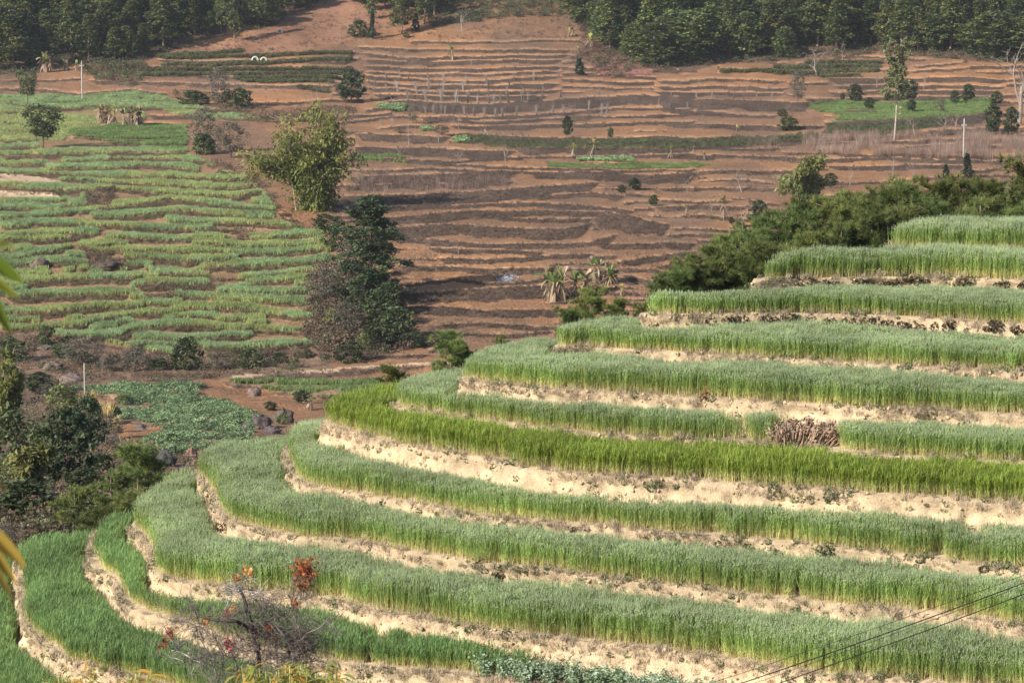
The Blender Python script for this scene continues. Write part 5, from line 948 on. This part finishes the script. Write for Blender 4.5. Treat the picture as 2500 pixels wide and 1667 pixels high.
bundles([((x / K + 1600 - 850) / KB, (y / K - 150) / KB, h) for x, y, h in ((100, 615, 50), (260, 615, 55), (360, 625, 60), (440, 572, 45), (500, 625, 55), (560, 628, 55), (585, 575, 45), (650, 632, 55), (720, 568, 50), (745, 635, 60), (20, 670, 60), (90, 690, 55), (205, 690, 60), (680, 690, 40))], 'short grey stalk bundle on the terraces below the right-hand forest', 'stalk bundles on the right', lambda u: R.uniform(-.15, .15))
# dark haystack wall at the end of the tall bank
far('grey_tree', 'brush_heap', 1008, 300, 44, 30, 'upright dark brush heap at the left end of the tall bank', 'brush heap'); far('grey_tree', 'brush_heap', 1078, 330, 24, 46, 'dark brush heap on the small orange mound', 'brush heap'); far('grey_tree', 'brush_heap', 975, 325, 18, 36, 'low brush heap left of the orange mound', 'brush heap')
print('far things', time.time() - T0)

# ------------------------------------------------------------------ rocks, tombs, poles, wires
def rock_mesh(seed, col, flat=.8):
    rng = np.random.default_rng(seed); n, m = 14, 20; th = np.linspace(0, math.pi, n)[:, None]; ph = np.linspace(0, 2 * math.pi, m, endpoint=False)[None]
    d = np.stack([np.sin(th) * np.cos(ph), np.sin(th) * np.sin(ph), np.cos(th) + 0 * ph], -1); r = .2 + 1.1 * fbm(d * 1.5 + seed, seed) + 1.1 * np.abs(fbm(d * 3.2 + seed, seed + 4) - .5) - .45 * (fbm(d * 8 + seed, seed + 6) - .5)
    V = d * r[..., None] * [1, .8, flat]; V[0] = V[0].mean(0); V[-1] = V[-1].mean(0); V[..., 2] += .12; ix = np.arange(n * m).reshape(n, m)
    q = np.stack([ix[:-1], ix[1:], np.roll(ix[1:], -1, 1), np.roll(ix[:-1], -1, 1)], -1).reshape(-1, 4)
    k = fbm(V * 3, seed + 8)[..., None]; c = np.asarray(col) * (.25 + 1.2 * k)
    return make_mesh('rock', V.reshape(-1, 3), [q], M['stone'], c.reshape(-1, 3), False)
for k, (u, v, w, h, col, lb) in enumerate(((402, 1140, 40, 44, (.08, .075, .075), 'black boulder with pale streaks above the wheat lobe'), (368, 1130, 28, 30, (.20, .18, .17), 'grey rock left of the black boulder'), (468, 1118, 30, 34, (.22, .13, .10), 'reddish rock at the tip of the wheat'), (640, 1046, 44, 36, (.12, .095, .085), 'large grey rock, left one of the cluster by the wheat tip'), (692, 1036, 36, 44, (.13, .10, .088), 'tall rock, right one of the cluster by the wheat tip'), (665, 1058, 34, 26, (.14, .11, .11), 'lower rock of the cluster by the wheat tip'), (600, 1055, 44, 22, (.16, .12, .11), 'flat brown rock below the bean terraces'), (620, 965, 30, 26, (.18, .13, .11), 'rock sticking out of the bare bank above the rock cluster'), (258, 1030, 22, 26, (.20, .18, .17), 'dark rock below the dry yellow grass'), (345, 1052, 24, 20, (.13, .115, .105), 'grey rock at the foot of the bean terraces'), (262, 655, 54, 22, (.10, .075, .06), 'dark rock outcrop in the middle of the far wheat'), (96, 652, 34, 26, (.15, .11, .09), 'small dark rock outcrop at the left of the far wheat'), (130, 900, 44, 22, (.16, .12, .095), 'pale rocks in the bank at far left'), (175, 925, 46, 26, (.20, .15, .13), 'broken rock face in the bank behind the white post'), (110, 850, 30, 14, (.17, .135, .11), 'light rocks under the dark corner bush'), (520, 1100, 26, 18, (.12, .1, .1), 'small dark stone on the bean terrace'))):
    P = land(u, v); m = P[1] / F; o = obj('rock', rock_mesh(900 + k, col), None, P); o.scale = (w * m * .75, w * m * .75, h * m * .95); o.rotation_euler[2] = R.uniform(0, 6); tag(o, lb, 'rock')
def arch_pts(w, h, n=12):
    a = np.linspace(0, math.pi, n); return np.vstack([[[w / 2, 0]], np.column_stack([np.cos(a) * w / 2, h - w / 2 + np.sin(a) * w / 2]), [[-w / 2, 0]]])
def arch_solid(w, h, depth, y0, mat, rim=None):
    m = MB(); o_ = arch_pts(w, h); n = len(o_); f = np.column_stack([o_[:, 0], np.full(n, y0), o_[:, 1]]); b = f + [0, depth, 0]
    if rim is None:
        m.add(np.vstack([f, b]), None, [(i, i + 1, n + i + 1, n + i) for i in range(n - 1)]); m.add(np.vstack([f, [[0, y0, h * .4]]]), [(i + 1, i, n) for i in range(n - 1)]); m.add(np.vstack([b, [[0, y0 + depth, h * .4]]]), [(i, i + 1, n) for i in range(n - 1)])
    else:
        i_ = arch_pts(w - 2 * rim, h - rim); g = np.column_stack([i_[:, 0], np.full(n, y0), i_[:, 1]]); gb = g + [0, depth, 0]
        m.add(np.vstack([f, g, b, gb]), None, [(i, n + i, n + i + 1, i + 1) for i in range(n - 1)] + [(i, i + 1, 2 * n + i + 1, 2 * n + i) for i in range(n - 1)] + [(n + i, 3 * n + i, 3 * n + i + 1, n + i + 1) for i in range(n - 1)])
    return m.mesh('arch', mat)
def tomb(u, v, wpx, hpx, label):
    P = land(u, v); m = P[1] / F; w, h = wpx * m, hpx * m; o = thing('tomb', label, 'tomb', P - np.array([0, 0, .15]), .12)
    obj('mound', arch_solid(w * .96, h * .92, w * 1.1, .25, M['plaster']), o); obj('arch_surround', arch_solid(w, h, .35, -.1, M['plaster'], w * .2), o); obj('niche_shade', arch_solid(w * .44, h * .66, .1, .12, M['dark']), o); obj('headstone', arch_solid(w * .26, h * .45, .12, -.02, M['plaster']), o)  # opening filled by a near-black plate painted as its inner shade
tomb(623, 155, 17, 18, 'whitewashed arched tomb among the tea rows, left of the pair'); tomb(644, 155, 17, 17, 'whitewashed arched tomb among the tea rows, right of the pair'); tomb(683, 82, 15, 11, 'small white tomb below the hilltop forest')
def pole(P, h, r, label, arm=True):
    o = thing('utility_pole', label, 'utility pole', P); m = MB(); m.tube([(0, 0, -.5), (0, 0, h * .5), (0, 0, h)], [r, r * .85, r * .7], 10); obj('shaft', m.mesh('shaft', M['concrete'], True), o)
    if arm:
        m = MB(); m.tube([(-.35, 0, h - .9), (.35, 0, h - .9)], .05, 4); a = obj('crossarm', m.mesh('crossarm', M['metal']), o)
        for x in (-.3, .3, 0):
            m = MB(); z0 = h - .86 if x else h; m.tube([(x, 0, z0), (x, 0, z0 + .1), (x, 0, z0 + .16), (x, 0, z0 + .24)], [.03, .07, .04, .06], 6); obj('insulator', m.mesh('insulator', M['ceramic']), o)
    return o
P = land(201, 244); pole(P, 92 * P[1] / F, .17, 'pale concrete utility pole standing in the grey green field at upper left')
P = land(2352, 386); pole(P, 90 * P[1] / F, .13, 'slim concrete utility pole in the grey stalk field at right')
P = land(207, 964); PW = P; pole(P, 76 * P[1] / F, .075, 'short white utility pole beside the bean terraces', False)
def wire(pts, r, name, label, group=None):
    m = MB(); m.tube(pts, r, 5, cap=False); return tag(obj(name, m.mesh('wire', M['cable'])), label, 'cable', group)
def sagline(a, b, sag, n=28):
    t = np.linspace(0, 1, n)[:, None]; p = np.asarray(a) * (1 - t) + np.asarray(b) * t; p[:, 2] -= sag * 4 * (t * (1 - t))[:, 0]; return p
# near power cables running down to the bottom right; their poles stand just outside the picture
A1, B1 = at(1180, 1866, 41), at(3000, 1228, 41)
for k, (dz0, dz1, r, lb) in enumerate(((0, 0, .0095, 'thick black power cable crossing the bottom right corner, upper of the two'), (.20, .10, .0045, 'thin wire just above the upper black power cable'), (-.24, -.16, .0085, 'thick black power cable crossing the bottom right corner, lower of the two'), (-.10, -.02, .004, 'thin wire just above the lower black power cable'))):
    a, b = A1 + [0, 0, dz0], B1 + [0, 0, dz1]; wire(sagline(a, b, .16), r, 'power_cable', lb, 'near power cables')
for Pp, lb in ((A1, 'pole carrying the near power cables below the picture'), (B1, 'pole carrying the near power cables right of the picture')):
    zb = ground_z(Pp[0], Pp[1] + .15); pole((Pp[0], Pp[1] + .2, zb), Pp[2] - zb + .4, .14, lb, False)
wt = PW + [0, 0, 76 * PW[1] / F - .05]
wire(sagline(wt, at(400, 884, 250), .1), .012, 'overhead_wire', 'thin wire leading right from the short white pole')
for k, dz in enumerate((0, .35)): wire(sagline(at(845, 846, 215) + [0, 0, dz], at(1180, 812, 190) + [0, 0, dz], .2), .011, 'overhead_wire', 'thin pale wire across the shaded gully, %s' % ('lower', 'upper')[k])
rng = np.random.default_rng(31)
ASHM = [leafy_clump(455 + s, 26, .5, .12, .2, [(.34, .34, .38), (.26, .26, .29), (.42, .42, .45)], M['dry'], 1.) for s in range(2)]
q_ = np.column_stack([rng.normal(1238, 13, 150), rng.normal(678, 5, 150)]); instancer('ash', land(q_[:, 0], q_[:, 1]), ASHM, rng.uniform(.2, .6, 150), 'patch of pale blue-grey ash at the edge of the tree shadow', rng)
for k, (u, v, h) in enumerate(((226, 995, 40), (262, 1035, 52), (280, 1060, 40), (240, 1015, 36))):
    P = land(u, v); o = obj('dry_tussock', blade_clump(470 + k, 90, .35, 1.5, .03, (.30, .22, .12), (.55, .43, .18), M['dry'], .45), None, P); o.scale = (1, 1, h * P[1] / F / 1.5); tag(o, ('tall straw-yellow grass tussock below the white post', 'biggest straw-yellow grass tussock beside the bean terraces', 'straw-coloured tussock over the grey rock', 'yellow tussock between the post and the rock')[k], 'tussock')

# ------------------------------------------------------------------ life on the near banks
def hit(u, v):
    x, y, z = raydir(u, v); h = bvh.ray_cast(Vector((0, 0, 0)), Vector((x, y, z)).normalized()); return h[0], h[1]
rng = np.random.default_rng(77)
FR = [blade_clump(480 + s, 26, .10, .15, .004, (.36, .28, .20), (.50, .40, .28), M['dry'], 1.0) for s in range(4)]
FG = [blade_clump(490 + s, 22, .09, .17, .006, (.20, .19, .08), (.21, .25, .11), M['dry'], .8) for s in range(2)]
WEED = [leafy_clump(500 + s, 44, .13, .2, .045, [(.13, .17, .07), (.17, .20, .10), (.10, .14, .06)], M['leaf'], .2) for s in range(3)]
DARK = [leafy_clump(510 + s, 95, .17, .3, .055, [(.045, .032, .02), (.07, .05, .03), (.03, .022, .016), (.09, .075, .035)], M['dry'], .1) for s in range(5)]
CLOD = [make_mesh('clod', np.random.default_rng(s).normal(size=(1, 3)) * 0 + np.array([(1, 0, 0), (-1, 0, 0), (0, 1, 0), (0, -1, 0), (0, 0, 1), (0, 0, -1), (.6, .6, .6), (-.6, .6, .5), (-.6, -.6, .6), (.6, -.6, .5)]) * np.random.default_rng(s).uniform(.6, 1.2, (10, 1)) * .05, [np.array([(4, 6, 0), (4, 2, 6), (2, 0, 6)][:1] + [(4, 6, 7), (6, 2, 7), (7, 2, 1), (4, 7, 8), (7, 1, 8), (8, 1, 3), (4, 8, 9), (8, 3, 9), (9, 3, 0), (4, 9, 6), (9, 0, 6), (6, 0, 2), (5, 2, 0), (5, 1, 2), (5, 3, 1), (5, 0, 3)])], M['soil'], np.tile([[.48, .36, .225]], (10, 1))) for s in range(4)]
fr_p, fg_p, cl_p, wd_p = [], [], [], []
for i, (P, out, s) in enumerate(riser_info):
    nf = nfront[i]; L = s[nf - 1]
    uu, vv = uv_of(P[0, :nf]); cols = np.where((uu > -40) & (uu < 2540))[0]
    if not len(cols): continue
    dens = {1: .5, 2: .5}.get(i, 1.0)
    def pick(n, r0, r1, band=None, thr=0.):
        c = rng.choice(cols, n); kk = n1(s[c] * .55, 300 + i + (band or 0)); c = c[kk + rng.normal(0, .07, n) > thr]; rr = np.clip(rng.uniform(r0, r1, len(c)), 0, 11); a = rr.astype(int); return P[a, c] + rng.normal(0, .015, (len(c), 3))
    fr_p += [pick(int(15 * L * dens), 0, 3.0, 1, .46), pick(int(6 * L * dens), 2, 8, 2, .52), pick(int(4 * L), 0, 1.2)]
    fg_p.append(pick(int(6 * L), 0, 4, 3, .52)); cl_p.append(pick(int(16 * L), 0, 11)); wd_p.append(pick(int(2.2 * L), 0, 8))
fr_p, fg_p, cl_p, wd_p = map(np.concatenate, (fr_p, fg_p, cl_p, wd_p))
instancer('bank_grass', fr_p, FR, rng.uniform(.5, 1.2, len(fr_p)), 'withered grey brown grass fringing the pale earth banks', rng, .5)
instancer('bank_weeds', np.concatenate([fg_p, wd_p]), FG + WEED, rng.uniform(.4, 1.0, len(fg_p) + len(wd_p)), 'small green weeds dotted over the pale earth banks', rng, .3)
instancer('soil_clods', cl_p, CLOD, rng.uniform(.3, 1.3, len(cl_p)) ** 1.5, 'loose clods of pale earth on the terrace banks', rng, 1.)
def darkclump(lst, c, label, group, s=(.6, 1.1), off=(1600, 500)):
    for k_, (x, y) in enumerate(sorted(lst)):
        p, n = hit(off[0] + x / K, off[1] + y / K)
        if p is None: continue
        f = rng.uniform(*s); o = obj('withered_weed', DARK[rng.integers(0, 5)], None, p - Vector((0, 0, .1 * f))); o.scale = (f * 1.1, f * 1.1, f * rng.uniform(.7, 1.1)); o.rotation_euler = (rng.uniform(-.2, .2), rng.uniform(-.2, .2), rng.uniform(0, 6)); tag(o, label + (', %s from left%s' % (ordn(k_), ' in the right half' if off == (1600, 1067) else '') if len(lst) > 1 else ''), 'weed', group)
darkclump([(915, 505), (995, 500), (1080, 505), (1150, 510), (1300, 495), (1350, 490), (1440, 505), (1490, 500), (1525, 497), (1585, 490), (1600, 475), (1665, 490), (1710, 480), (1870, 510), (1925, 512), (1970, 500), (2005, 485), (2180, 515), (2210, 500), (2245, 520), (2335, 530), (2345, 515)], 1, 'blackened weed clump on the bank under the second wheat step', 'black weeds, upper bank', (.6, 1.15))
darkclump([(350, 745), (450, 750), (485, 740), (510, 738), (560, 742), (690, 748), (715, 745), (805, 758), (870, 740), (890, 735), (940, 745), (1000, 765), (1110, 755), (1135, 760), (1195, 762), (1270, 745), (1350, 755), (1420, 745), (1470, 765), (1510, 775), (1575, 770), (1640, 770), (1690, 785), (1790, 795), (1870, 800), (1895, 770), (1995, 805), (2130, 790), (2165, 780), (2290, 800), (2345, 815)], 2, 'blackened weed clump on the bank under the third wheat step', 'black weeds, second bank', (.6, 1.15))
darkclump([(120, 405), (220, 425), (350, 430), (460, 485), (515, 497), (580, 495), (700, 490), (1080, 570), (1300, 585), (1350, 580), (1500, 600), (1570, 590), (1660, 595), (2050, 650), (2110, 658), (2230, 662)], 7, 'dark weed clump on the bank under the eighth wheat step', 'dark weeds, eighth bank', (.3, .65), (800, 1067))
darkclump([(140, 665), (290, 680), (400, 690), (600, 697), (770, 735), (1095, 730), (1160, 762), (1670, 825), (2100, 845)], 7, 'dark weed on the bank under the eighth step', 'dark weeds, eighth bank', (.35, .75), (1600, 1067))
darkclump([(1105, 900), (1108, 880)], 8, 'black burnt weed standing out on the bank under the ninth wheat step', 'burnt weed', (.8, 1.0), (800, 1067)); darkclump([(1420, 582)], 8, 'dark tuft in the bend of the bank under the ninth wheat step', None, (.9, 1.0), (0, 1067))
for x, y, c_, lb in ((1115, 385, 9, 'dark green weed on the wide pale bank under the lime-green wheat'), (2110, 800, 9, 'tall reddish green weed above the power cables'), (1095, 735, 9, 'dark green weed on the bank below the stalk heap')):
    p, n = hit(1600 + x / K, 1067 + y / K); o = obj('green_weed', WEED[R.randrange(3)], None, p - Vector((0, 0, .15))); o.scale = (1.5, 1.5, 2.2); tag(o, lb, 'weed')
# brown withered plant on the bank of the fifth step
p, n = hit(1722, 985); m = MB(); r_ = np.random.default_rng(5); m.tube([(0, 0, -.1), (.02, 0, .25), (0, 0, .45)], [.012, .01, .006], 4, (.3, .17, .09)); m.leaves(r_.normal(size=(70, 3)) * [.07, .05, .12] + [0, 0, .22], .05, r_, 1.6, .1, (.30, .15, .07)); tag(obj('withered_plant', m.mesh('withered_plant', M['dry']), None, p), 'lone rusty brown withered plant on the bank below the fifth wheat step', 'plant')
# heap of dried stalks on the sixth step
z6 = TERR[5][0]; b0 = at_z(1965, 1088, z6); ROOT = thing('stalk_heap', 'heap of dried reddish stalks leaning together on the sixth wheat step', 'stalk heap', b0)
r_ = np.random.default_rng(6)
for k in range(96):
    f = k / 95; ub = 1890 + 150 * f + r_.normal(0, 5); db = b0[1] + r_.uniform(-.25, .35); B = at(ub, 1092, db); B[2] = z6
    lean = np.interp(f, [0, .35, .6, 1], [-.08, .12, .5, .95]) + r_.normal(0, .14); Ls = r_.uniform(.40, .70) * np.interp(f, [0, .4, 1], [.85, 1.05, .8]); T = B + [math.sin(lean) * Ls, r_.normal(.1, .1), math.cos(lean) * Ls]
    m = MB(); c = np.array([(.33, .21, .14), (.28, .18, .12), (.40, .27, .18), (.22, .14, .10)][r_.integers(0, 4)]); m.tube([B - b0, (B + T) / 2 - b0 + r_.normal(0, .02, 3), T - b0], [.018, .016, .011], 5, c)
    if k % 2 == 0: m.leaves((T - b0) + r_.normal(size=(16, 3)) * [.06, .05, .06] - [0, 0, .05], .06, r_, 2.2, .2, np.array([.38, .27, .19]) * r_.uniform(.7, 1.2, (16, 1)))
    obj('stalk', m.mesh('stalk', M['dry']), ROOT)
# bean plants along the bottom edge
BP = []
for s in range(4):
    r_ = np.random.default_rng(520 + s); sm, lm = MB(), MB()
    for k in range(7):
        a = r_.uniform(0, 6.28); b = np.array([r_.normal(0, .05), r_.normal(0, .05), 0]); t = b + [math.cos(a) * .12, math.sin(a) * .12, r_.uniform(.38, .55)]; sm.tube([b, (b + t) / 2, t], [.008, .007, .004], 4, (.25, .32, .14))
        P_ = b + (t - b) * r_.uniform(.15, 1.05, (34, 1)) + r_.normal(size=(34, 3)) * .055; lm.leaves(P_, .05, r_, 1.7, .5, np.array([(.26, .35, .21), (.32, .41, .28), (.19, .27, .12), (.42, .50, .38)])[r_.integers(0, 4, 34)])
    BP.append((sm.mesh('stem', M['leaf']), lm.mesh('foliage', M['leaf'])))
z11 = TERR[10][0]; rb = np.random.default_rng(8)
for k in range(58):
    u = 1180 + 600 * (k + rb.random()) / 58; r10 = np.array(TERR[9][1]); v = z11 / (TERR[9][0] / np.interp(u, r10[:, 0], r10[:, 1])) * 1.008 + rb.uniform(3, 22); B = at_z(u, v, z11); v_ = rb.integers(0, 4)
    o = thing('bean_plant', 'grey green bean plant in the row along the bottom edge, %s from the left' % ordn(k), 'bean plant', B, rb.uniform(0, 6), 'row of bean plants', tuple(np.array([1.05, 1.05, .95]) * rb.uniform(.7, 1.05))); obj('stem', BP[v_][0], o); obj('foliage', BP[v_][1], o)
print('banks', time.time() - T0)
# ------------------------------------------------------------------ leafless bush with rusty leaves, close by
S4 = 460 / 2206.
BD = 38.0
def bpt(x, y, dd=0.): return at(380 + x * S4, 1340 + y * S4, BD + dd)
r_ = np.random.default_rng(42)
gb = ground_z(*bpt(1500, 1560)[:2]); base = np.array([*bpt(1480, 1560)[:2], gb]); bush = thing('leafless_bush', 'leafless thorny bush with clusters of rusty red leaves at the bottom', 'bush', base)
tw = MB(); stems = []
def chain(px, r0, r1, col, sides=6, foot=False, jd=.25):
    pts = [bpt(x, y, r_.normal(0, jd)) for x, y in px]
    if foot: pts = [np.array([base[0] + r_.normal(0, .2), base[1] + r_.normal(0, .2), base[2] - .2]), (pts[0] * .6 + base * .4)] + pts
    p = catmull(pts, .12); m = MB(); m.tube(p - base, np.linspace(r0, r1, len(p)) * 1.5, sides, np.asarray(col)); obj('branch', m.mesh('branch', M['bark'], True), bush); stems.append((p, r0, r1)); return p
GB, DBK = (.19, .16, .145), (.06, .05, .045)
chain([(1215, 1390), (1180, 1200), (1150, 1050), (1080, 940), (940, 840), (700, 830)], .045, .018, DBK, foot=True); chain([(1580, 1450), (1500, 1200), (1380, 1080), (1230, 1010), (1000, 1060)], .05, .010, GB, foot=True); chain([(1600, 1420), (1650, 1150), (1690, 960), (1600, 700), (1690, 480), (1740, 300)], .04, .006, GB, foot=True); chain([(1430, 1400), (1380, 1180), (1320, 1060), (1290, 850), (1200, 640)], .035, .006, GB, foot=True)
chain([(980, 1560), (840, 1260), (700, 1050), (540, 930), (320, 830)], .02, .004, GB, foot=True); chain([(720, 1560), (620, 1250), (540, 1080), (450, 930)], .02, .004, GB, foot=True); chain([(820, 1560), (640, 1230), (560, 1120), (505, 850), (440, 660), (350, 520)], .014, .003, GB, foot=True); chain([(1290, 850), (1410, 760), (1310, 580)], .012, .003, GB); chain([(1150, 1000), (1080, 750), (1030, 560), (960, 420)], .03, .008, DBK); chain([(1500, 1060), (1700, 1000), (1900, 930), (2150, 760)], .014, .003, GB); chain([(1560, 1300), (1750, 1200), (1950, 1080)], .012, .003, GB); chain([(620, 1250), (420, 1290), (350, 1220), (180, 1180)], .010, .003, (.55, .52, .5)); chain([(1650, 1150), (1500, 1000), (1400, 900)], .02, .004, GB); chain([(1580, 1400), (1850, 1300), (2000, 1330)], .01, .003, GB)
def twigs(p0, d, L, r, lev, col):
    pts = [p0]; q_ = p0
    for k in range(3): d = d + r_.normal(size=3) * .28; d /= np.linalg.norm(d); q_ = q_ + d * L / 3; pts.append(q_)
    tw.tube(np.array(pts) - base, np.linspace(r, r * .5, 4), 3, np.asarray(col) * r_.uniform(.75, 1.25), False)
    if lev:
        for k in range(3): twigs(pts[r_.integers(1, 4)], d + r_.normal(size=3) * .75, L * r_.uniform(.5, .8), r * .65, lev - 1, col)
for p, r0, r1 in stems:
    n = len(p); k0 = 0
    for k in range(max(12, int(n * 1.6))):
        q_ = p[r_.integers(int(n * .35) if p[0][2] < -12 else 0, n)]
        if uv_of(q_)[1] > 1690: continue
        twigs(q_, r_.normal(size=3) * [.8, .5, .6] + [0, 0, .35], r_.uniform(.16, .42), .006, 2, (.20, .16, .145))
for x, y, n in ((1000, 480, 40), (1500, 830, 34), (1350, 760, 20), (1750, 1150, 34), (1650, 1250, 24), (350, 1230, 16), (1100, 700, 22), (900, 760, 12), (1000, 1150, 12), (800, 1300, 12), (1250, 1250, 12), (1850, 1000, 16)):
    for k in range(n): twigs(bpt(x + r_.normal(0, 90), y + r_.normal(0, 70), r_.normal(0, .2)), r_.normal(size=3) * [1, .6, .6] + [0, 0, .2], r_.uniform(.14, .34), .0055, 1, (.52, .49, .47) if (x, y) in ((1000, 480), (350, 1230)) and k % 2 else (.17, .135, .12))
obj('twigs', tw.mesh('twigs', M['bark']), bush)
RUST = [(.28, .08, .025), (.34, .115, .03), (.22, .055, .02), (.30, .15, .05)]
for x, y, rx, ry, n, tone in ((1740, 250, 130, 150, 420, RUST), (1720, 430, 110, 70, 110, RUST + [(.20, .22, .07)]), (1165, 960, 50, 50, 60, [(.34, .07, .04), (.28, .05, .035)]), (1320, 910, 50, 55, 60, [(.34, .07, .035), (.28, .06, .035)]), (860, 1110, 60, 70, 55, [(.40, .08, .06), (.32, .07, .06)]), (175, 980, 50, 60, 60, RUST[:3]), (110, 1090, 30, 40, 24, RUST[:3]), (50, 1140, 50, 20, 18, RUST[:3]), (1040, 240, 20, 60, 26, [(.55, .22, .08)]), (1110, 270, 22, 55, 30, [(.60, .28, .07)]), (590, 840, 45, 40, 40, [(.36, .18, .07)]), (830, 770, 50, 60, 40, [(.36, .10, .06)]), (900, 700, 40, 60, 36, [(.42, .25, .09)]), (1380, 1020, 60, 50, 40, RUST), (1640, 640, 50, 60, 24, RUST[:2]), (950, 350, 60, 60, 16, RUST[:2])):
    m = MB(); P_ = np.array([bpt(x + r_.normal(0, .45) * rx, y + r_.normal(0, .45) * ry, r_.normal(0, .14)) for _ in range(n)]) - base; m.leaves(P_, .04, r_, 1.6, .2, np.array(tone)[r_.integers(0, len(tone), n)] * r_.uniform(.75, 1.25, (n, 1)))
    for q_ in P_[::5]: m.tube([q_ - [0, 0, .12] + r_.normal(0, .03, 3), q_], [.004, .002], 3, (.28, .2, .17), False)
    obj('leaf_cluster', m.mesh('leaf_cluster', M['leaf']), bush)
# thin leafless shrub beside it
P = at(980, 1590, 40); zb = ground_z(P[0], P[1]); o = obj('bare_shrub', bare_mesh(888, float(P[2] - zb), (.33, .29, .27), .6, 5, .04), None, (P[0], P[1], zb)); tag(o, 'thin leafless shrub right of the rusty-leaved bush', 'bush')
# ------------------------------------------------------------------ bamboo tips and blurred leaves close to the camera
def ribbon(m, p, d, L, w, droop, col, r, face=None):
    d = np.asarray(d, float); d /= np.linalg.norm(d); sd = np.cross(d, [0, 0, 1.]); sd /= np.linalg.norm(sd) + 1e-6; sd = sd + r.normal(size=3) * .3 if face is None else np.cross(d, face); t = np.linspace(0, 1, 6); c = p + d * (L * t)[:, None] - np.array([0, 0, 1]) * (droop * L * t ** 2)[:, None]; ww = w * np.sin(np.clip(.12 + t * .88, 0, 1) * math.pi) ** .7 * .5
    cc = np.asarray(col) * np.linspace(.9, 1.1, 6)[:, None]; m.add(np.concatenate([c - sd * ww[:, None], c - [0, 0, 1] * (ww * .25)[:, None], c + sd * ww[:, None]]), None, [(j, j + 1, j + 7, j + 6) for j in range(5)] + [(j + 6, j + 7, j + 13, j + 12) for j in range(5)], np.concatenate([cc, cc * .9, cc]))
def bamboo_tips(us, vtop, d, label, seed):
    r = np.random.default_rng(seed); c0 = at(np.mean(us), 1667, d); zb = ground_z(c0[0], c0[1]); b = np.array([c0[0], c0[1], zb]); o = thing('bamboo_shrub', label, 'bamboo', b); sm, lm = MB(), MB()
    for u in us:
        vt = vtop(u) + r.uniform(0, 34); T = at(u, vt, d + r.normal(0, .25)); sm.tube(catmull([b + r.normal(0, .12, 3) * [1, 1, 0], b + (T - b) * [.35, .35, .55], T], .3) - b, np.linspace(.016, .003, 0 or len(catmull([b, b + (T - b) * [.35, .35, .55], T], .3)))[:0] if False else .006, 4, (.34, .33, .12))
        for k in range(7):
            p = T - b + (r.normal(size=3) * .03) - [0, 0, r.uniform(0, .16)]; a = r.uniform(0, 6.28); col = [(.30, .33, .06), (.22, .27, .05), (.50, .36, .08), (.56, .30, .06), (.38, .36, .09)][r.integers(0, 5)]; ribbon(lm, p, [math.cos(a), math.sin(a) * .6, r.uniform(-.2, .9)], r.uniform(.13, .26), r.uniform(.016, .028), r.uniform(.3, 1.1), col, r)
    obj('culm', sm.mesh('culm', M['bark']), o); obj('foliage', lm.mesh('foliage', M['leaf']), o)
bamboo_tips(np.linspace(590, 830, 46), lambda u: 1625 + 14 * math.sin(u * .05), 24, 'yellowing bamboo leaf tips at the bottom edge in front of the leafless bush', 61)
bamboo_tips(np.linspace(95, 370, 30), lambda u: 1650 + 16 * math.sin(u * .03) - 36 * math.exp(-((u - 228) / 16) ** 2), 24, 'sparse bamboo leaf tips at the bottom edge near the left corner', 62)
def edge_plant(d, specs, label):
    r = np.random.default_rng(9); c = at(-75, 1500, d); zb = ground_z(c[0], c[1]); b = np.array([c[0], c[1], zb]); o = thing('leafy_branch', label, 'plant', b); sm, lm = MB(), MB(); top = at(-70, 560, d)
    sm.tube(catmull([b - [0, 0, .1], at(-85, 1100, d), top], .1) - b, .008, 6, (.25, .24, .09))
    for u0, v0, u1, v1, w, col in specs:
        p, q_ = at(u0, v0, d) - b, at(u1, v1, d + .05) - b; ribbon(lm, p, q_ - p + [0, 0, .02], np.linalg.norm(q_ - p) * 1.02, w * 1.05, .06, col, r, (.3, 1, .2))
    obj('stem', sm.mesh('stem', M['bark']), o); obj('foliage', lm.mesh('foliage', M['leaf']), o)
edge_plant(5.0, [(-70, 600, 32, 615, .02, (.36, .38, .05)), (-70, 600, 44, 700, .036, (.18, .26, .03)), (-72, 640, 36, 740, .022, (.40, .42, .05)), (-72, 640, 18, 815, .030, (.10, .14, .02)), (-75, 1250, 50, 1385, .040, (.44, .31, .06)), (-75, 1270, 34, 1430, .026, (.36, .26, .05)), (-75, 1290, 22, 1460, .02, (.20, .15, .03)), (-75, 1190, 16, 1205, .014, (.4, .26, .04))], 'out-of-focus yellow green leaves hanging in at the left edge')
print('done', time.time() - T0)
# ------------------------------------------------------------------ the air
m, t, out = nodes_of('haze_air'); v = t.nodes.new('ShaderNodeVolumePrincipled'); v.inputs['Color'].default_value = (.80, .88, 1.0, 1); v.inputs['Density'].default_value = 0.00008; v.inputs['Anisotropy'].default_value = 0.25
t.links.new(v.outputs[0], out.inputs['Volume'])
x0, x1, y0, y1, z0, z1 = -260, 260, -30, 1010, -60, 95
hz = make_mesh('haze', [(x, y, z) for z in (z0, z1) for y in (y0, y1) for x in (x0, x1)], [np.array([(0, 2, 3, 1), (4, 5, 7, 6), (0, 1, 5, 4), (1, 3, 7, 5), (3, 2, 6, 7), (2, 0, 4, 6)])], m)
tag(obj('haze', hz), 'thin bluish haze in the air over the valley', None, None, 'stuff')
